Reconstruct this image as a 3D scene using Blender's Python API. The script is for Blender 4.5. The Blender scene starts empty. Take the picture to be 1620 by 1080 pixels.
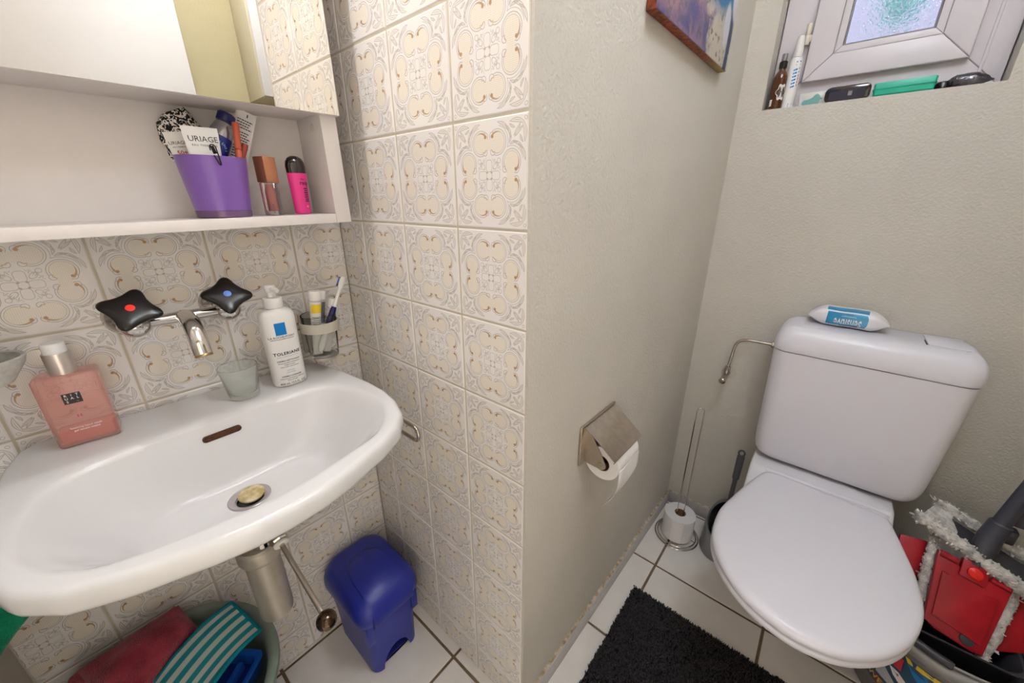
import bpy, bmesh, math, random
from math import sin, cos, pi, sqrt, atan2, radians
from mathutils import Vector, Matrix, noise

random.seed(7)
scene = bpy.context.scene
COL = scene.collection

# ------------------------------------------------------------------ camera
cam_data = bpy.data.cameras.new('camera')
cam = bpy.data.objects.new('camera', cam_data)
COL.objects.link(cam)
YAW, PITCH, ROLL = 0.701, 0.3566, 0.0017
fw = Vector((-sin(YAW) * cos(PITCH), cos(YAW) * cos(PITCH), -sin(PITCH)))
rt0 = Vector((cos(YAW), sin(YAW), 0))
up0 = rt0.cross(fw)
rt = rt0 * cos(ROLL) + up0 * sin(ROLL)
up = up0 * cos(ROLL) - rt0 * sin(ROLL)
CAM = Vector((0.89028, -0.439485, 1.18554))
M = Matrix.Identity(4)
for i in range(3):
    M[i][0], M[i][1], M[i][2], M[i][3] = rt[i], up[i], -fw[i], CAM[i]
cam.matrix_world = M
cam_data.sensor_fit = 'HORIZONTAL'
cam_data.sensor_width = 36.0
cam_data.lens = 597.3553 / 1620 * 36.0
cam_data.clip_start = 0.01
scene.camera = cam

# ------------------------------------------------------------------ exposure, sky, lights
vs = scene.view_settings
vs.view_transform = 'Standard'
vs.look = 'None'
vs.gamma = 1.0
vs.use_curve_mapping = False
vs.exposure = 0.12

world = bpy.data.worlds.new('sky')
scene.world = world
world.use_nodes = True
wn = world.node_tree.nodes
wl = world.node_tree.links
bg = wn['Background']
sky = wn.new('ShaderNodeTexSky')
sky.sky_type = 'NISHITA'
sky.sun_disc = False
sky.sun_elevation = radians(48)
sky.sun_rotation = radians(200)
wl.new(sky.outputs[0], bg.inputs[0])
bg.inputs[1].default_value = 0.55


def area(name, loc, direction, sx, sy, power, col, shape='RECTANGLE'):
    ld = bpy.data.lights.new(name, 'AREA')
    ld.shape = shape
    ld.size = sx
    ld.size_y = sy
    ld.energy = power
    ld.color = col
    o = bpy.data.objects.new(name, ld)
    COL.objects.link(o)
    o.location = loc
    o.rotation_euler = Vector(direction).to_track_quat('-Z', 'Y').to_euler()
    return o


# strip lamp on the mirror cabinet
area('mirror_lamp_light', (0.196, -0.30, 1.885), (0.75, 0.05, -0.66), 0.36, 0.03, 3.9, (1.0, 0.975, 0.975))
# added ceiling uplighter for even room light, with a weak downward glow
area('added_uplight', (1.03, 0.10, 2.17), (0, 0, 1), 0.30, 0.30, 29.0, (0.76, 0.86, 1.0), 'ELLIPSE')
area('added_downlight', (1.03, 0.10, 2.095), (0, 0, -1), 0.26, 0.26, 4.0, (0.80, 0.88, 1.0), 'ELLIPSE')
# added hallway lamp that fills the room from the side through the added doorway
added_hall_data = bpy.data.lights.new('added_hall_light', 'POINT')
added_hall_data.energy = 150.0
added_hall_data.shadow_soft_size = 0.14
added_hall_data.color = (0.86, 0.91, 1.0)
added_hall_lamp = bpy.data.objects.new('added_hall_light', added_hall_data)
COL.objects.link(added_hall_lamp)
added_hall_lamp.location = (2.30, 0.28, 1.70)
sun_data = bpy.data.lights.new('sun', 'SUN')
sun_data.energy = 3.5
sun_data.angle = radians(1)
sun = bpy.data.objects.new('sun', sun_data)
COL.objects.link(sun)
sun.rotation_euler = Vector((0.15, 0.72, -0.68)).to_track_quat('-Z', 'Y').to_euler()

# ------------------------------------------------------------------ materials
def lin(c):
    out = []
    for x in c[:3]:
        x = x / 255.0
        out.append(x / 12.92 if x <= 0.04045 else ((x + 0.055) / 1.055) ** 2.4)
    return (out[0], out[1], out[2], 1.0)


def setin(b, key, v):
    if key in b.inputs:
        b.inputs[key].default_value = v


def pm(name, col, rough=0.5, metal=0.0, spec=0.5, trans=0.0, ior=1.45, coat=0.0,
       var=None, bump=None, sheen=0.0, sss=0.0, dark=None):
    """procedural principled material: var=(scale, amount) colour mottling, bump=(scale, strength, distance)"""
    m = bpy.data.materials.new(name)
    m.use_nodes = True
    nt = m.node_tree
    b = nt.nodes['Principled BSDF']
    b.inputs['Base Color'].default_value = lin(col)
    b.inputs['Roughness'].default_value = rough
    b.inputs['Metallic'].default_value = metal
    setin(b, 'Specular IOR Level', spec)
    setin(b, 'Transmission Weight', trans)
    setin(b, 'IOR', ior)
    setin(b, 'Coat Weight', coat)
    setin(b, 'Sheen Weight', sheen)
    if sss:
        setin(b, 'Subsurface Weight', sss)
        setin(b, 'Subsurface Radius', (0.01, 0.008, 0.006))
    tc = nt.nodes.new('ShaderNodeTexCoord')
    if var:
        n = nt.nodes.new('ShaderNodeTexNoise')
        n.inputs['Scale'].default_value = var[0]
        n.inputs['Detail'].default_value = 5
        nt.links.new(tc.outputs['Object'], n.inputs['Vector'])
        r = nt.nodes.new('ShaderNodeValToRGB')
        c = lin(col)
        d = lin(dark) if dark else tuple(x * (1 - var[1]) for x in c[:3]) + (1,)
        r.color_ramp.elements[0].position = 0.35
        r.color_ramp.elements[0].color = d
        r.color_ramp.elements[1].position = 0.65
        r.color_ramp.elements[1].color = c
        nt.links.new(n.outputs['Fac'], r.inputs['Fac'])
        nt.links.new(r.outputs['Color'], b.inputs['Base Color'])
    if bump:
        n2 = nt.nodes.new('ShaderNodeTexNoise')
        n2.inputs['Scale'].default_value = bump[0]
        n2.inputs['Detail'].default_value = 3
        nt.links.new(tc.outputs['Object'], n2.inputs['Vector'])
        bp = nt.nodes.new('ShaderNodeBump')
        bp.inputs['Strength'].default_value = bump[1]
        bp.inputs['Distance'].default_value = bump[2]
        nt.links.new(n2.outputs['Fac'], bp.inputs['Height'])
        nt.links.new(bp.outputs['Normal'], b.inputs['Normal'])
    return m


class X:
    """tiny expression builder over shader math nodes"""
    nt = None

    def __init__(s, sock):
        s.s = sock

    @staticmethod
    def op(o, a, b=None, clamp=False):
        n = X.nt.nodes.new('ShaderNodeMath')
        n.operation = o
        n.use_clamp = clamp
        for i, v in enumerate((a, b)):
            if v is None:
                continue
            if isinstance(v, X):
                X.nt.links.new(v.s, n.inputs[i])
            else:
                n.inputs[i].default_value = v
        return X(n.outputs[0])

    def __add__(s, o): return X.op('ADD', s, o)
    def __radd__(s, o): return X.op('ADD', o, s)
    def __sub__(s, o): return X.op('SUBTRACT', s, o)
    def __rsub__(s, o): return X.op('SUBTRACT', o, s)
    def __mul__(s, o): return X.op('MULTIPLY', s, o)
    def __rmul__(s, o): return X.op('MULTIPLY', o, s)
    def abs(s): return X.op('ABSOLUTE', s)
    def sqrt(s): return X.op('SQRT', s)
    def max(s, o): return X.op('MAXIMUM', s, o)
    def min(s, o): return X.op('MINIMUM', s, o)
    def clamp(s): return X.op('ADD', s, 0.0, True)


def tile_material():
    m = bpy.data.materials.new('ornament_tile_glaze')
    m.use_nodes = True
    nt = m.node_tree
    X.nt = nt
    b = nt.nodes['Principled BSDF']
    tc = nt.nodes.new('ShaderNodeTexCoord')
    sep = nt.nodes.new('ShaderNodeSeparateXYZ')
    nt.links.new(tc.outputs['Object'], sep.inputs[0])
    x = X(sep.outputs[0]) * (1 / 0.15)
    y = X(sep.outputs[1]) * (1 / 0.15)
    ax, ay = x.abs(), y.abs()
    a, bb = ax.max(ay), ax.min(ay)

    def circ(cx, cy):
        u, v = a - cx, bb - cy
        return (u * u + v * v).sqrt()

    def line(d, w=0.0028, soft=0.004):
        return X.op('ADD', (w - d.abs()) * (1 / soft), 0.5, True)

    def fill(d, soft=0.006):
        return X.op('ADD', d * (-1 / soft), 0.5, True)

    def step(v, t, soft=0.01):
        return X.op('ADD', (v - t) * (1 / soft), 0.5, True)

    def leaf(cx, cy, ang, rx, ry, bend=0.0):
        c, s = cos(radians(ang)), sin(radians(ang))
        u0, v0 = a - cx, bb - cy
        u = (u0 * c + v0 * s) * (1 / rx)
        v = (v0 * c - u0 * s) * (1 / ry) - (1.0 - u * u) * bend
        d = (v.abs() + u * u - 1.0) * (ry * 0.75)
        rib = fill((v.abs() - 0.28 + u * u * 0.6) * ry)
        return d, rib

    # lobe with scrolls
    d1 = circ(0.283, 0.107) - 0.110
    ci = circ(0.203, 0.050) - 0.028
    co = circ(0.342, 0.042) - 0.030
    gap = step(bb, 0.045).max(X.op('ADD', (0.20 - a) * 100.0, 0.5, True)).max(X.op('ADD', (a - 0.365) * 100.0, 0.5, True))
    out_curl = fill(co, 0.004).max(fill(ci, 0.004))
    lobe_line = line(d1) * gap * X.op('SUBTRACT', 1.0, out_curl * 0.9)
    lobe_line2 = line(d1 + 0.018, 0.002) * step(bb, 0.09)
    curls = line(co).max(line(ci)) * step(d1, -0.016, 0.01) * X.op('SUBTRACT', 1.0, fill((a - 0.272).abs() - 0.03) * step(bb, 0.035))
    neck = fill(bb - 0.075) * fill((a - 0.272).abs() - 0.052)
    body = fill(d1 + 0.012).max(neck) * X.op('SUBTRACT', 1.0, out_curl * step(d1, -0.02, 0.012))
    k = 2 * pi / 0.030
    dots = X.op('MULTIPLY', X.op('SINE', (x + y) * k), X.op('SINE', (x - y) * k))
    dots = step(dots, 0.55, 0.3) * body
    # scroll ends: a blob running out into a tapering arc along the lobe's edge
    gold = fill(circ(0.336, 0.046) - 0.0155)
    arc_o = fill((circ(0.283, 0.107) - 0.088).abs() - (0.150 - bb) * 0.10) * step(a, 0.335, 0.02) * fill(bb - 0.150)
    gold = gold.max(arc_o * 0.9)
    arc_i = fill((circ(0.226, 0.064) - 0.024).abs() - 0.0048) * fill(a - 0.222) * fill(bb - 0.078)
    arc_i = arc_i.max(fill((circ(0.283, 0.107) - 0.092).abs() - (0.130 - bb) * 0.055) * fill(a - 0.225) * fill(bb - 0.125))
    gold = gold.max(arc_i * 0.7)
    # rosette
    px_, py_ = X.op('MAXIMUM', (a - 0.086).abs() - 0.022, 0.0), X.op('MAXIMUM', bb - 0.009, 0.0)
    petal = (px_ * px_ + py_ * py_).sqrt() - 0.030
    ln = line(petal, 0.002)
    s = (a + bb) * 0.70711
    t = (a - bb) * 0.70711
    su, tv = (s - 0.118) * (1 / 0.034), t * (1 / 0.022)
    ov = ((su * su + tv * tv).sqrt() - 1.0) * 0.022
    ln = ln.max(line(ov, 0.002))
    r = (a * a + bb * bb).sqrt()
    th = X.op('ARCTAN2', bb, a)
    scal = r - 0.152 - X.op('COSINE', th * 26.0) * 0.008
    ln = ln.max(line(scal, 0.002) * step(th, 0.26, 0.05))
    rays = X.op('COSINE', th * 26.0)
    ln = ln.max(step(rays, 0.86, 0.1) * fill((r - 0.138).abs() - 0.014) * step(th, 0.3, 0.05) * 0.8)
    ln = ln.max(line(circ(0.128, 0.128) - 0.021, 0.002))
    cdot = fill(circ(0.028, 0.028) - 0.010)
    # acanthus leaves round the lobe
    brown = cdot * 0.8
    for args in ((0.408, 0.182, -58, 0.078, 0.014, 1.1), (0.362, 0.244, -30, 0.062, 0.012, 0.9), (0.308, 0.262, 8, 0.042, 0.010, 0.9),
                 (0.424, 0.352, 99, 0.088, 0.017, -1.0), (0.368, 0.350, 40, 0.058, 0.011, 0.3), (0.402, 0.292, 118, 0.034, 0.009, 0.5)):
        d, rib = leaf(*args)
        ln = ln.max(line(d, 0.002))
        brown = brown.max(rib * 0.5)
    stem = circ(0.283, 0.107) - 0.136
    ln = ln.max(line(stem, 0.002) * step(bb, 0.13) * step(a, 0.22))
    ln = ln.max(line(circ(0.452, 0.447) - 0.013, 0.002))
    ln = ln.max(lobe_line).max(lobe_line2 * 0.7).max(curls)

    def mix(fac, c1, c2):
        n = nt.nodes.new('ShaderNodeMix')
        n.data_type = 'RGBA'
        nt.links.new(fac.s, n.inputs[0])
        for sock, v in ((n.inputs[6], c1), (n.inputs[7], c2)):
            if isinstance(v, tuple):
                sock.default_value = v
            else:
                nt.links.new(v, sock)
        return n.outputs[2]

    base = lin((240, 234, 230))
    c = mix(body * 0.42, base, lin((240, 227, 204)))
    c = mix(dots * 0.42, c, lin((184, 154, 112)))
    c = mix(ln * 0.62, c, lin((116, 107, 102)))
    c = mix(brown * 0.85, c, lin((158, 124, 80)))
    c = mix(gold * 0.85, c, lin((168, 118, 48)))
    nt.links.new(c, b.inputs['Base Color'])
    b.inputs['Roughness'].default_value = 0.22
    bp = nt.nodes.new('ShaderNodeBump')
    bp.inputs['Strength'].default_value = 0.12
    bp.inputs['Distance'].default_value = 0.0005
    nt.links.new((1.0 - ln * 1.0).s, bp.inputs['Height'])
    nt.links.new(bp.outputs['Normal'], b.inputs['Normal'])
    return m


MT = {}
MT['tile'] = tile_material()
MT['grout'] = pm('wall_grout', (208, 196, 176), 0.9, var=(30, 0.12))
MT['plaster'] = pm('plaster', (207, 200, 190), 0.85, spec=0.25, var=(5, 0.05), bump=(180, 0.45, 0.004))
MT['plaster_y'] = pm('plaster_warm', (190, 176, 140), 0.85, spec=0.25, var=(5, 0.05), bump=(140, 0.4, 0.002))
MT['ceiling'] = pm('ceiling_paint', (236, 230, 220), 0.9, spec=0.2, bump=(90, 0.2, 0.002))
MT['floor_tile'] = pm('floor_tile_glaze', (240, 233, 227), 0.32, var=(11, 0.06), bump=(220, 0.06, 0.0006))
MT['floor_grout'] = pm('floor_grout', (128, 106, 82), 0.95, var=(40, 0.25))
MT['skirt'] = pm('skirting_glaze', (184, 177, 176), 0.25, var=(14, 0.05))
MT['caulk'] = pm('caulk', (206, 193, 172), 0.9, var=(70, 0.4), dark=(150, 126, 98), bump=(300, 0.5, 0.002))
MT['ceramic'] = pm('white_ceramic', (222, 219, 218), 0.12, spec=0.4, coat=0.0, var=(3, 0.02))
MT['wc'] = pm('wc_plastic', (230, 226, 234), 0.28, var=(3, 0.02))
MT['wcceramic'] = pm('wc_ceramic', (232, 228, 234), 0.12, coat=0.2, var=(3, 0.02))
MT['board'] = pm('white_melamine', (230, 222, 218), 0.42, var=(40, 0.02))
MT['seat_groove'] = pm('dark_gap', (60, 52, 48), 0.8)
MT['mirror'] = pm('mirror_silver', (236, 234, 228), 0.0, metal=1.0)
MT['chrome'] = pm('chrome', (214, 210, 206), 0.09, metal=1.0, var=(60, 0.06))
MT['chrome_w'] = pm('worn_chrome', (200, 190, 178), 0.22, metal=1.0, var=(45, 0.15), bump=(160, 0.1, 0.0005))
MT['steel'] = pm('brushed_steel', (190, 178, 164), 0.30, metal=1.0, var=(70, 0.12), bump=(120, 0.08, 0.0004))
MT['black'] = pm('black_plastic', (24, 18, 17), 0.25, var=(40, 0.2))
MT['red'] = pm('red_plastic', (168, 16, 34), 0.35, var=(14, 0.3), dark=(140, 10, 24))
MT['reddot'] = pm('red_enamel', (240, 50, 34), 0.3)
MT['bluedot'] = pm('blue_enamel', (96, 140, 230), 0.3)
MT['glass'] = pm('clear_glass', (252, 254, 252), 0.02, trans=1.0, ior=1.3)
MT['frost'] = pm('limescaled_glass', (246, 248, 244), 0.16, trans=0.82, ior=1.2)
MT['pinkglass'] = pm('pink_soap_bottle', (250, 200, 190), 0.08, trans=0.72, ior=1.2, coat=0.4)
MT['pinkliq'] = pm('pink_liquid', (240, 146, 132), 0.15, trans=0.2, ior=1.3)
MT['white'] = pm('white_plastic', (238, 234, 230), 0.32, var=(8, 0.02))
MT['whitetube'] = pm('white_tube', (232, 228, 224), 0.4, var=(12, 0.04))
MT['greyplastic'] = pm('holder_grey', (196, 189, 174), 0.4)
MT['dish'] = pm('soap_dish', (206, 202, 194), 0.5, var=(90, 0.25))
MT['dishin'] = pm('soap_dish_inside', (170, 166, 158), 0.6, var=(70, 0.3))
MT['navy'] = pm('navy_plastic', (16, 20, 84), 0.3)
MT['blue'] = pm('bin_blue', (36, 46, 148), 0.33, var=(7, 0.18), bump=(260, 0.06, 0.0005))
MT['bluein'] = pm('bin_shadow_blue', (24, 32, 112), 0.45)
MT['inkdark'] = pm('dark_ink', (52, 48, 52), 0.6)
MT['inkgrey'] = pm('grey_ink', (120, 116, 116), 0.6)
MT['inkblue'] = pm('label_blue', (0, 118, 190), 0.4)
MT['inklight'] = pm('light_blue_ink', (120, 178, 206), 0.5)
MT['inkred'] = pm('red_ink', (204, 52, 66), 0.5)
MT['inkwhite'] = pm('white_ink', (246, 232, 230), 0.5)
MT['inkmagenta'] = pm('magenta_ink', (176, 40, 116), 0.5)
MT['inkyellow'] = pm('yellow_ink', (238, 204, 48), 0.5)
MT['labelblack'] = pm('label_black', (40, 36, 38), 0.4)
MT['purple'] = pm('purple_pot', (130, 92, 172), 0.28, trans=0.0, sss=0.2, coat=0.2, var=(10, 0.08))
MT['purplebase'] = pm('purple_pot_base', (104, 76, 112), 0.2, coat=0.2)
MT['bottleblue'] = pm('navy_label_bottle', (20, 34, 118), 0.25, coat=0.3)
MT['silver'] = pm('silver_plastic', (170, 168, 176), 0.25, metal=0.8)
MT['orange'] = pm('lip_pencil', (186, 84, 58), 0.4)
MT['brownred'] = pm('lip_pencil_dark', (150, 62, 46), 0.4)
MT['rose'] = pm('rose_gold', (196, 136, 104), 0.28, metal=0.75, var=(30, 0.08))
MT['clear'] = pm('clear_acrylic', (232, 220, 220), 0.05, trans=0.9, ior=1.3)
MT['gloss'] = pm('lip_gloss', (190, 98, 78), 0.25)
MT['hotpink'] = pm('hot_pink', (226, 54, 136), 0.38, var=(6, 0.04))
MT['blackcap'] = pm('black_cap', (36, 22, 22), 0.12, coat=0.5)
MT['basingrey'] = pm('tub_grey', (134, 146, 136), 0.42, var=(8, 0.05))
MT['redcloth'] = pm('red_terry', (166, 60, 76), 0.95, spec=0.1, var=(28, 0.35), dark=(130, 38, 56), bump=(420, 0.9, 0.004), sheen=0.3)
MT['greencloth'] = pm('green_terry', (0, 138, 98), 0.95, spec=0.1, var=(90, 0.25), bump=(420, 0.8, 0.003), sheen=0.3)
MT['bluebox'] = pm('blue_box', (18, 76, 166), 0.3, var=(8, 0.1))
MT['blueboxin'] = pm('blue_box_inside', (10, 38, 116), 0.4)
MT['matfloor'] = pm('bath_mat_base', (26, 23, 26), 0.95, spec=0.1)
MT['mat'] = pm('bath_mat_pile', (52, 45, 49), 0.95, spec=0.1, var=(9, 0.45), sheen=0.15)
MT['paper'] = pm('toilet_paper', (236, 231, 229), 0.95, spec=0.1, bump=(240, 0.35, 0.0012))
MT['card'] = pm('cardboard_core', (146, 112, 84), 0.9)
MT['brushgrey'] = pm('brush_holder_grey', (138, 136, 138), 0.3, metal=0.3, var=(10, 0.06))
MT['brushdark'] = pm('brush_grey', (92, 90, 92), 0.4)
MT['darkin'] = pm('dark_inside', (14, 14, 20), 0.5)
MT['pvc'] = pm('window_pvc', (216, 207, 211), 0.32, var=(20, 0.02))
MT['gasket'] = pm('gasket_grey', (120, 116, 118), 0.6)
MT['hinge'] = pm('cream_hinge', (222, 212, 196), 0.35)
MT['amber'] = pm('amber_glass', (94, 44, 10), 0.05, trans=0.45, ior=1.4, coat=0.4)
MT['teal'] = pm('teal_plastic', (24, 158, 130), 0.35, var=(10, 0.06))
MT['darknavy'] = pm('dark_navy_case', (10, 12, 40), 0.18, coat=0.4)
MT['foil'] = pm('grey_foil', (110, 106, 112), 0.22, metal=0.7, var=(36, 0.7), bump=(60, 0.9, 0.004))
MT['birdteal'] = pm('bird_teal', (128, 180, 176), 0.5)
MT['greyfibre'] = pm('mop_fibre', (236, 230, 224), 0.95, spec=0.1, var=(60, 0.45), bump=(300, 0.9, 0.004))
MT['mopgrey'] = pm('mop_handle_grey', (62, 62, 72), 0.45, var=(12, 0.15))
MT['buckgrey'] = pm('bucket_grey', (124, 120, 120), 0.4, var=(8, 0.06))
MT['rimgrey'] = pm('bucket_rim_grey', (160, 156, 152), 0.4, var=(8, 0.06))
MT['darkgrey'] = pm('dark_grey_plastic', (52, 50, 56), 0.45)
MT['wipewhite'] = pm('wipes_foil_white', (232, 228, 232), 0.35, bump=(60, 0.35, 0.002))
MT['door'] = pm('white_door_paint', (222, 214, 208), 0.55, var=(6, 0.03))
MT['boardcab'] = pm('cabinet_grey_white', (200, 190, 164), 0.4)
MT['lamp'] = pm('lamp_opal', (255, 244, 226), 0.4)
_b = MT['lamp'].node_tree.nodes['Principled BSDF']
_b.inputs['Emission Color'].default_value = (1.0, 0.9, 0.78, 1)
_b.inputs['Emission Strength'].default_value = 6.0
MT['sage'] = pm('outdoor_render', (146, 140, 154), 0.9)
MT['foliage'] = pm('foliage', (176, 246, 232), 0.7, var=(14, 0.45))


def ramp_mat(name, ramp, scale, rough, axis=None, detail=6, distort=0.0, mode='noise', wscale=1.0):
    m = bpy.data.materials.new(name)
    m.use_nodes = True
    nt = m.node_tree
    b = nt.nodes['Principled BSDF']
    b.inputs['Roughness'].default_value = rough
    tc = nt.nodes.new('ShaderNodeTexCoord')
    if mode == 'noise':
        n = nt.nodes.new('ShaderNodeTexNoise')
        n.inputs['Scale'].default_value = scale
        n.inputs['Detail'].default_value = detail
        n.inputs['Distortion'].default_value = distort
        nt.links.new(tc.outputs['Object'], n.inputs['Vector'])
        fac = n.outputs['Fac']
    else:
        sp = nt.nodes.new('ShaderNodeSeparateXYZ')
        nt.links.new(tc.outputs['Object'], sp.inputs[0])
        X.nt = nt
        fac = X.op('FRACT', X(sp.outputs[axis]) * scale).s
    r = nt.nodes.new('ShaderNodeValToRGB')
    el = r.color_ramp.elements
    while len(el) < len(ramp):
        el.new(0.5)
    for e, (p, c) in zip(el, ramp):
        e.position = p
        e.color = lin(c)
    if mode == 'stripe':
        r.color_ramp.interpolation = 'CONSTANT'
    nt.links.new(fac, r.inputs['Fac'])
    nt.links.new(r.outputs['Color'], b.inputs['Base Color'])
    return m


MT['houndstooth'] = ramp_mat('houndstooth', [(0.0, (20, 16, 16)), (0.50, (24, 18, 18)), (0.52, (226, 218, 210)), (1.0, (232, 226, 220))], 130, 0.9, detail=1, distort=2.0)
MT['rippled'] = None


def window_glass():
    m = bpy.data.materials.new('rippled_window_glass')
    m.use_nodes = True
    nt = m.node_tree
    b = nt.nodes['Principled BSDF']
    b.inputs['Base Color'].default_value = (0.93, 0.95, 0.97, 1)
    b.inputs['Roughness'].default_value = 0.06
    setin(b, 'Transmission Weight', 1.0)
    setin(b, 'IOR', 1.35)
    tc = nt.nodes.new('ShaderNodeTexCoord')
    n = nt.nodes.new('ShaderNodeTexNoise')
    n.inputs['Scale'].default_value = 95
    n.inputs['Detail'].default_value = 2
    n.inputs['Distortion'].default_value = 1.2
    nt.links.new(tc.outputs['Object'], n.inputs['Vector'])
    bp = nt.nodes.new('ShaderNodeBump')
    bp.inputs['Strength'].default_value = 0.4
    bp.inputs['Distance'].default_value = 0.003
    nt.links.new(n.outputs['Fac'], bp.inputs['Height'])
    nt.links.new(bp.outputs['Normal'], b.inputs['Normal'])
    return m


MT['rippled'] = window_glass()


def canvas_material():
    """beach photograph print: dark blue and white shapes over purple-grey shingle, rusty band at the edge"""
    m = bpy.data.materials.new('canvas_print')
    m.use_nodes = True
    nt = m.node_tree
    X.nt = nt
    b = nt.nodes['Principled BSDF']
    b.inputs['Roughness'].default_value = 0.55
    tc = nt.nodes.new('ShaderNodeTexCoord')
    sp = nt.nodes.new('ShaderNodeSeparateXYZ')
    nt.links.new(tc.outputs['Object'], sp.inputs[0])
    yy, zz, xx = X(sp.outputs[1]), X(sp.outputs[2]), X(sp.outputs[0])

    def noi(scale, detail=5, dist=0.0):
        n = nt.nodes.new('ShaderNodeTexNoise')
        n.inputs['Scale'].default_value = scale
        n.inputs['Detail'].default_value = detail
        n.inputs['Distortion'].default_value = dist
        nt.links.new(tc.outputs['Object'], n.inputs['Vector'])
        return X(n.outputs['Fac'])

    def stp(v, t, soft):
        return X.op('ADD', (v - t) * (1 / soft), 0.5, True)

    def mix(fac, c1, c2):
        n = nt.nodes.new('ShaderNodeMix')
        n.data_type = 'RGBA'
        nt.links.new(fac.s, n.inputs[0])
        for sock, v in ((n.inputs[6], c1), (n.inputs[7], c2)):
            if isinstance(v, tuple):
                sock.default_value = v
            else:
                nt.links.new(v, sock)
        return n.outputs[2]

    f1, f2 = noi(16, 6, 0.6), noi(75, 4)
    c = mix(stp(f1, 0.5, 0.25), lin((92, 84, 128)), lin((158, 124, 132)))
    c = mix(stp(f2, 0.55, 0.12) * 0.55, c, lin((74, 78, 112)))
    # pale shingle to the right
    c = mix(stp(yy + (f1 - 0.5) * 0.35, 0.27, 0.07) * 0.9, c, lin((206, 196, 178)))
    c = mix(stp(f2, 0.60, 0.05) * stp(yy, 0.2, 0.1) * 0.8, c, lin((92, 78, 70)))
    # blue water high up
    c = mix(stp(zz + (f1 - 0.5) * 0.06 - (yy - 0.33).abs() * 0.15, 0.085, 0.03), c, lin((40, 112, 156)))
    # white rock and navy streak at right
    rock = stp(0.030 - (((yy - 0.425) * (yy - 0.425) + (zz - 0.135) * (zz - 0.135) * 0.5).sqrt()), 0.0, 0.008)
    rock = rock.max(stp(0.020 - (((yy - 0.375) * (yy - 0.375) + (zz - 0.075) * (zz - 0.075) * 0.25).sqrt()), 0.0, 0.006))
    nav = stp(0.012 - (yy - 0.406 - (zz - 0.05) * 0.10 - (f1 - 0.5) * 0.02).abs(), 0.0, 0.005)
    c = mix(nav, c, lin((36, 58, 98)))
    c = mix(rock, c, lin((216, 216, 226)))
    # rusty wrapped edges
    edge = stp(0.0175 - xx, 0.0, 0.001)
    rust = mix(stp(f2, 0.5, 0.2), lin((84, 36, 14)), lin((158, 66, 24)))
    rust2 = mix(stp(yy, 0.34, 0.1), rust, lin((160, 134, 70)))
    c = mix(edge, c, rust2)
    nt.links.new(c, b.inputs['Base Color'])
    return m


MT['canvas'] = canvas_material()
MT['bagblue'] = ramp_mat('wipes_blue', [(0.0, (0, 82, 140)), (0.5, (40, 138, 184)), (1.0, (150, 206, 226))], 14, 0.3, detail=1)

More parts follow.
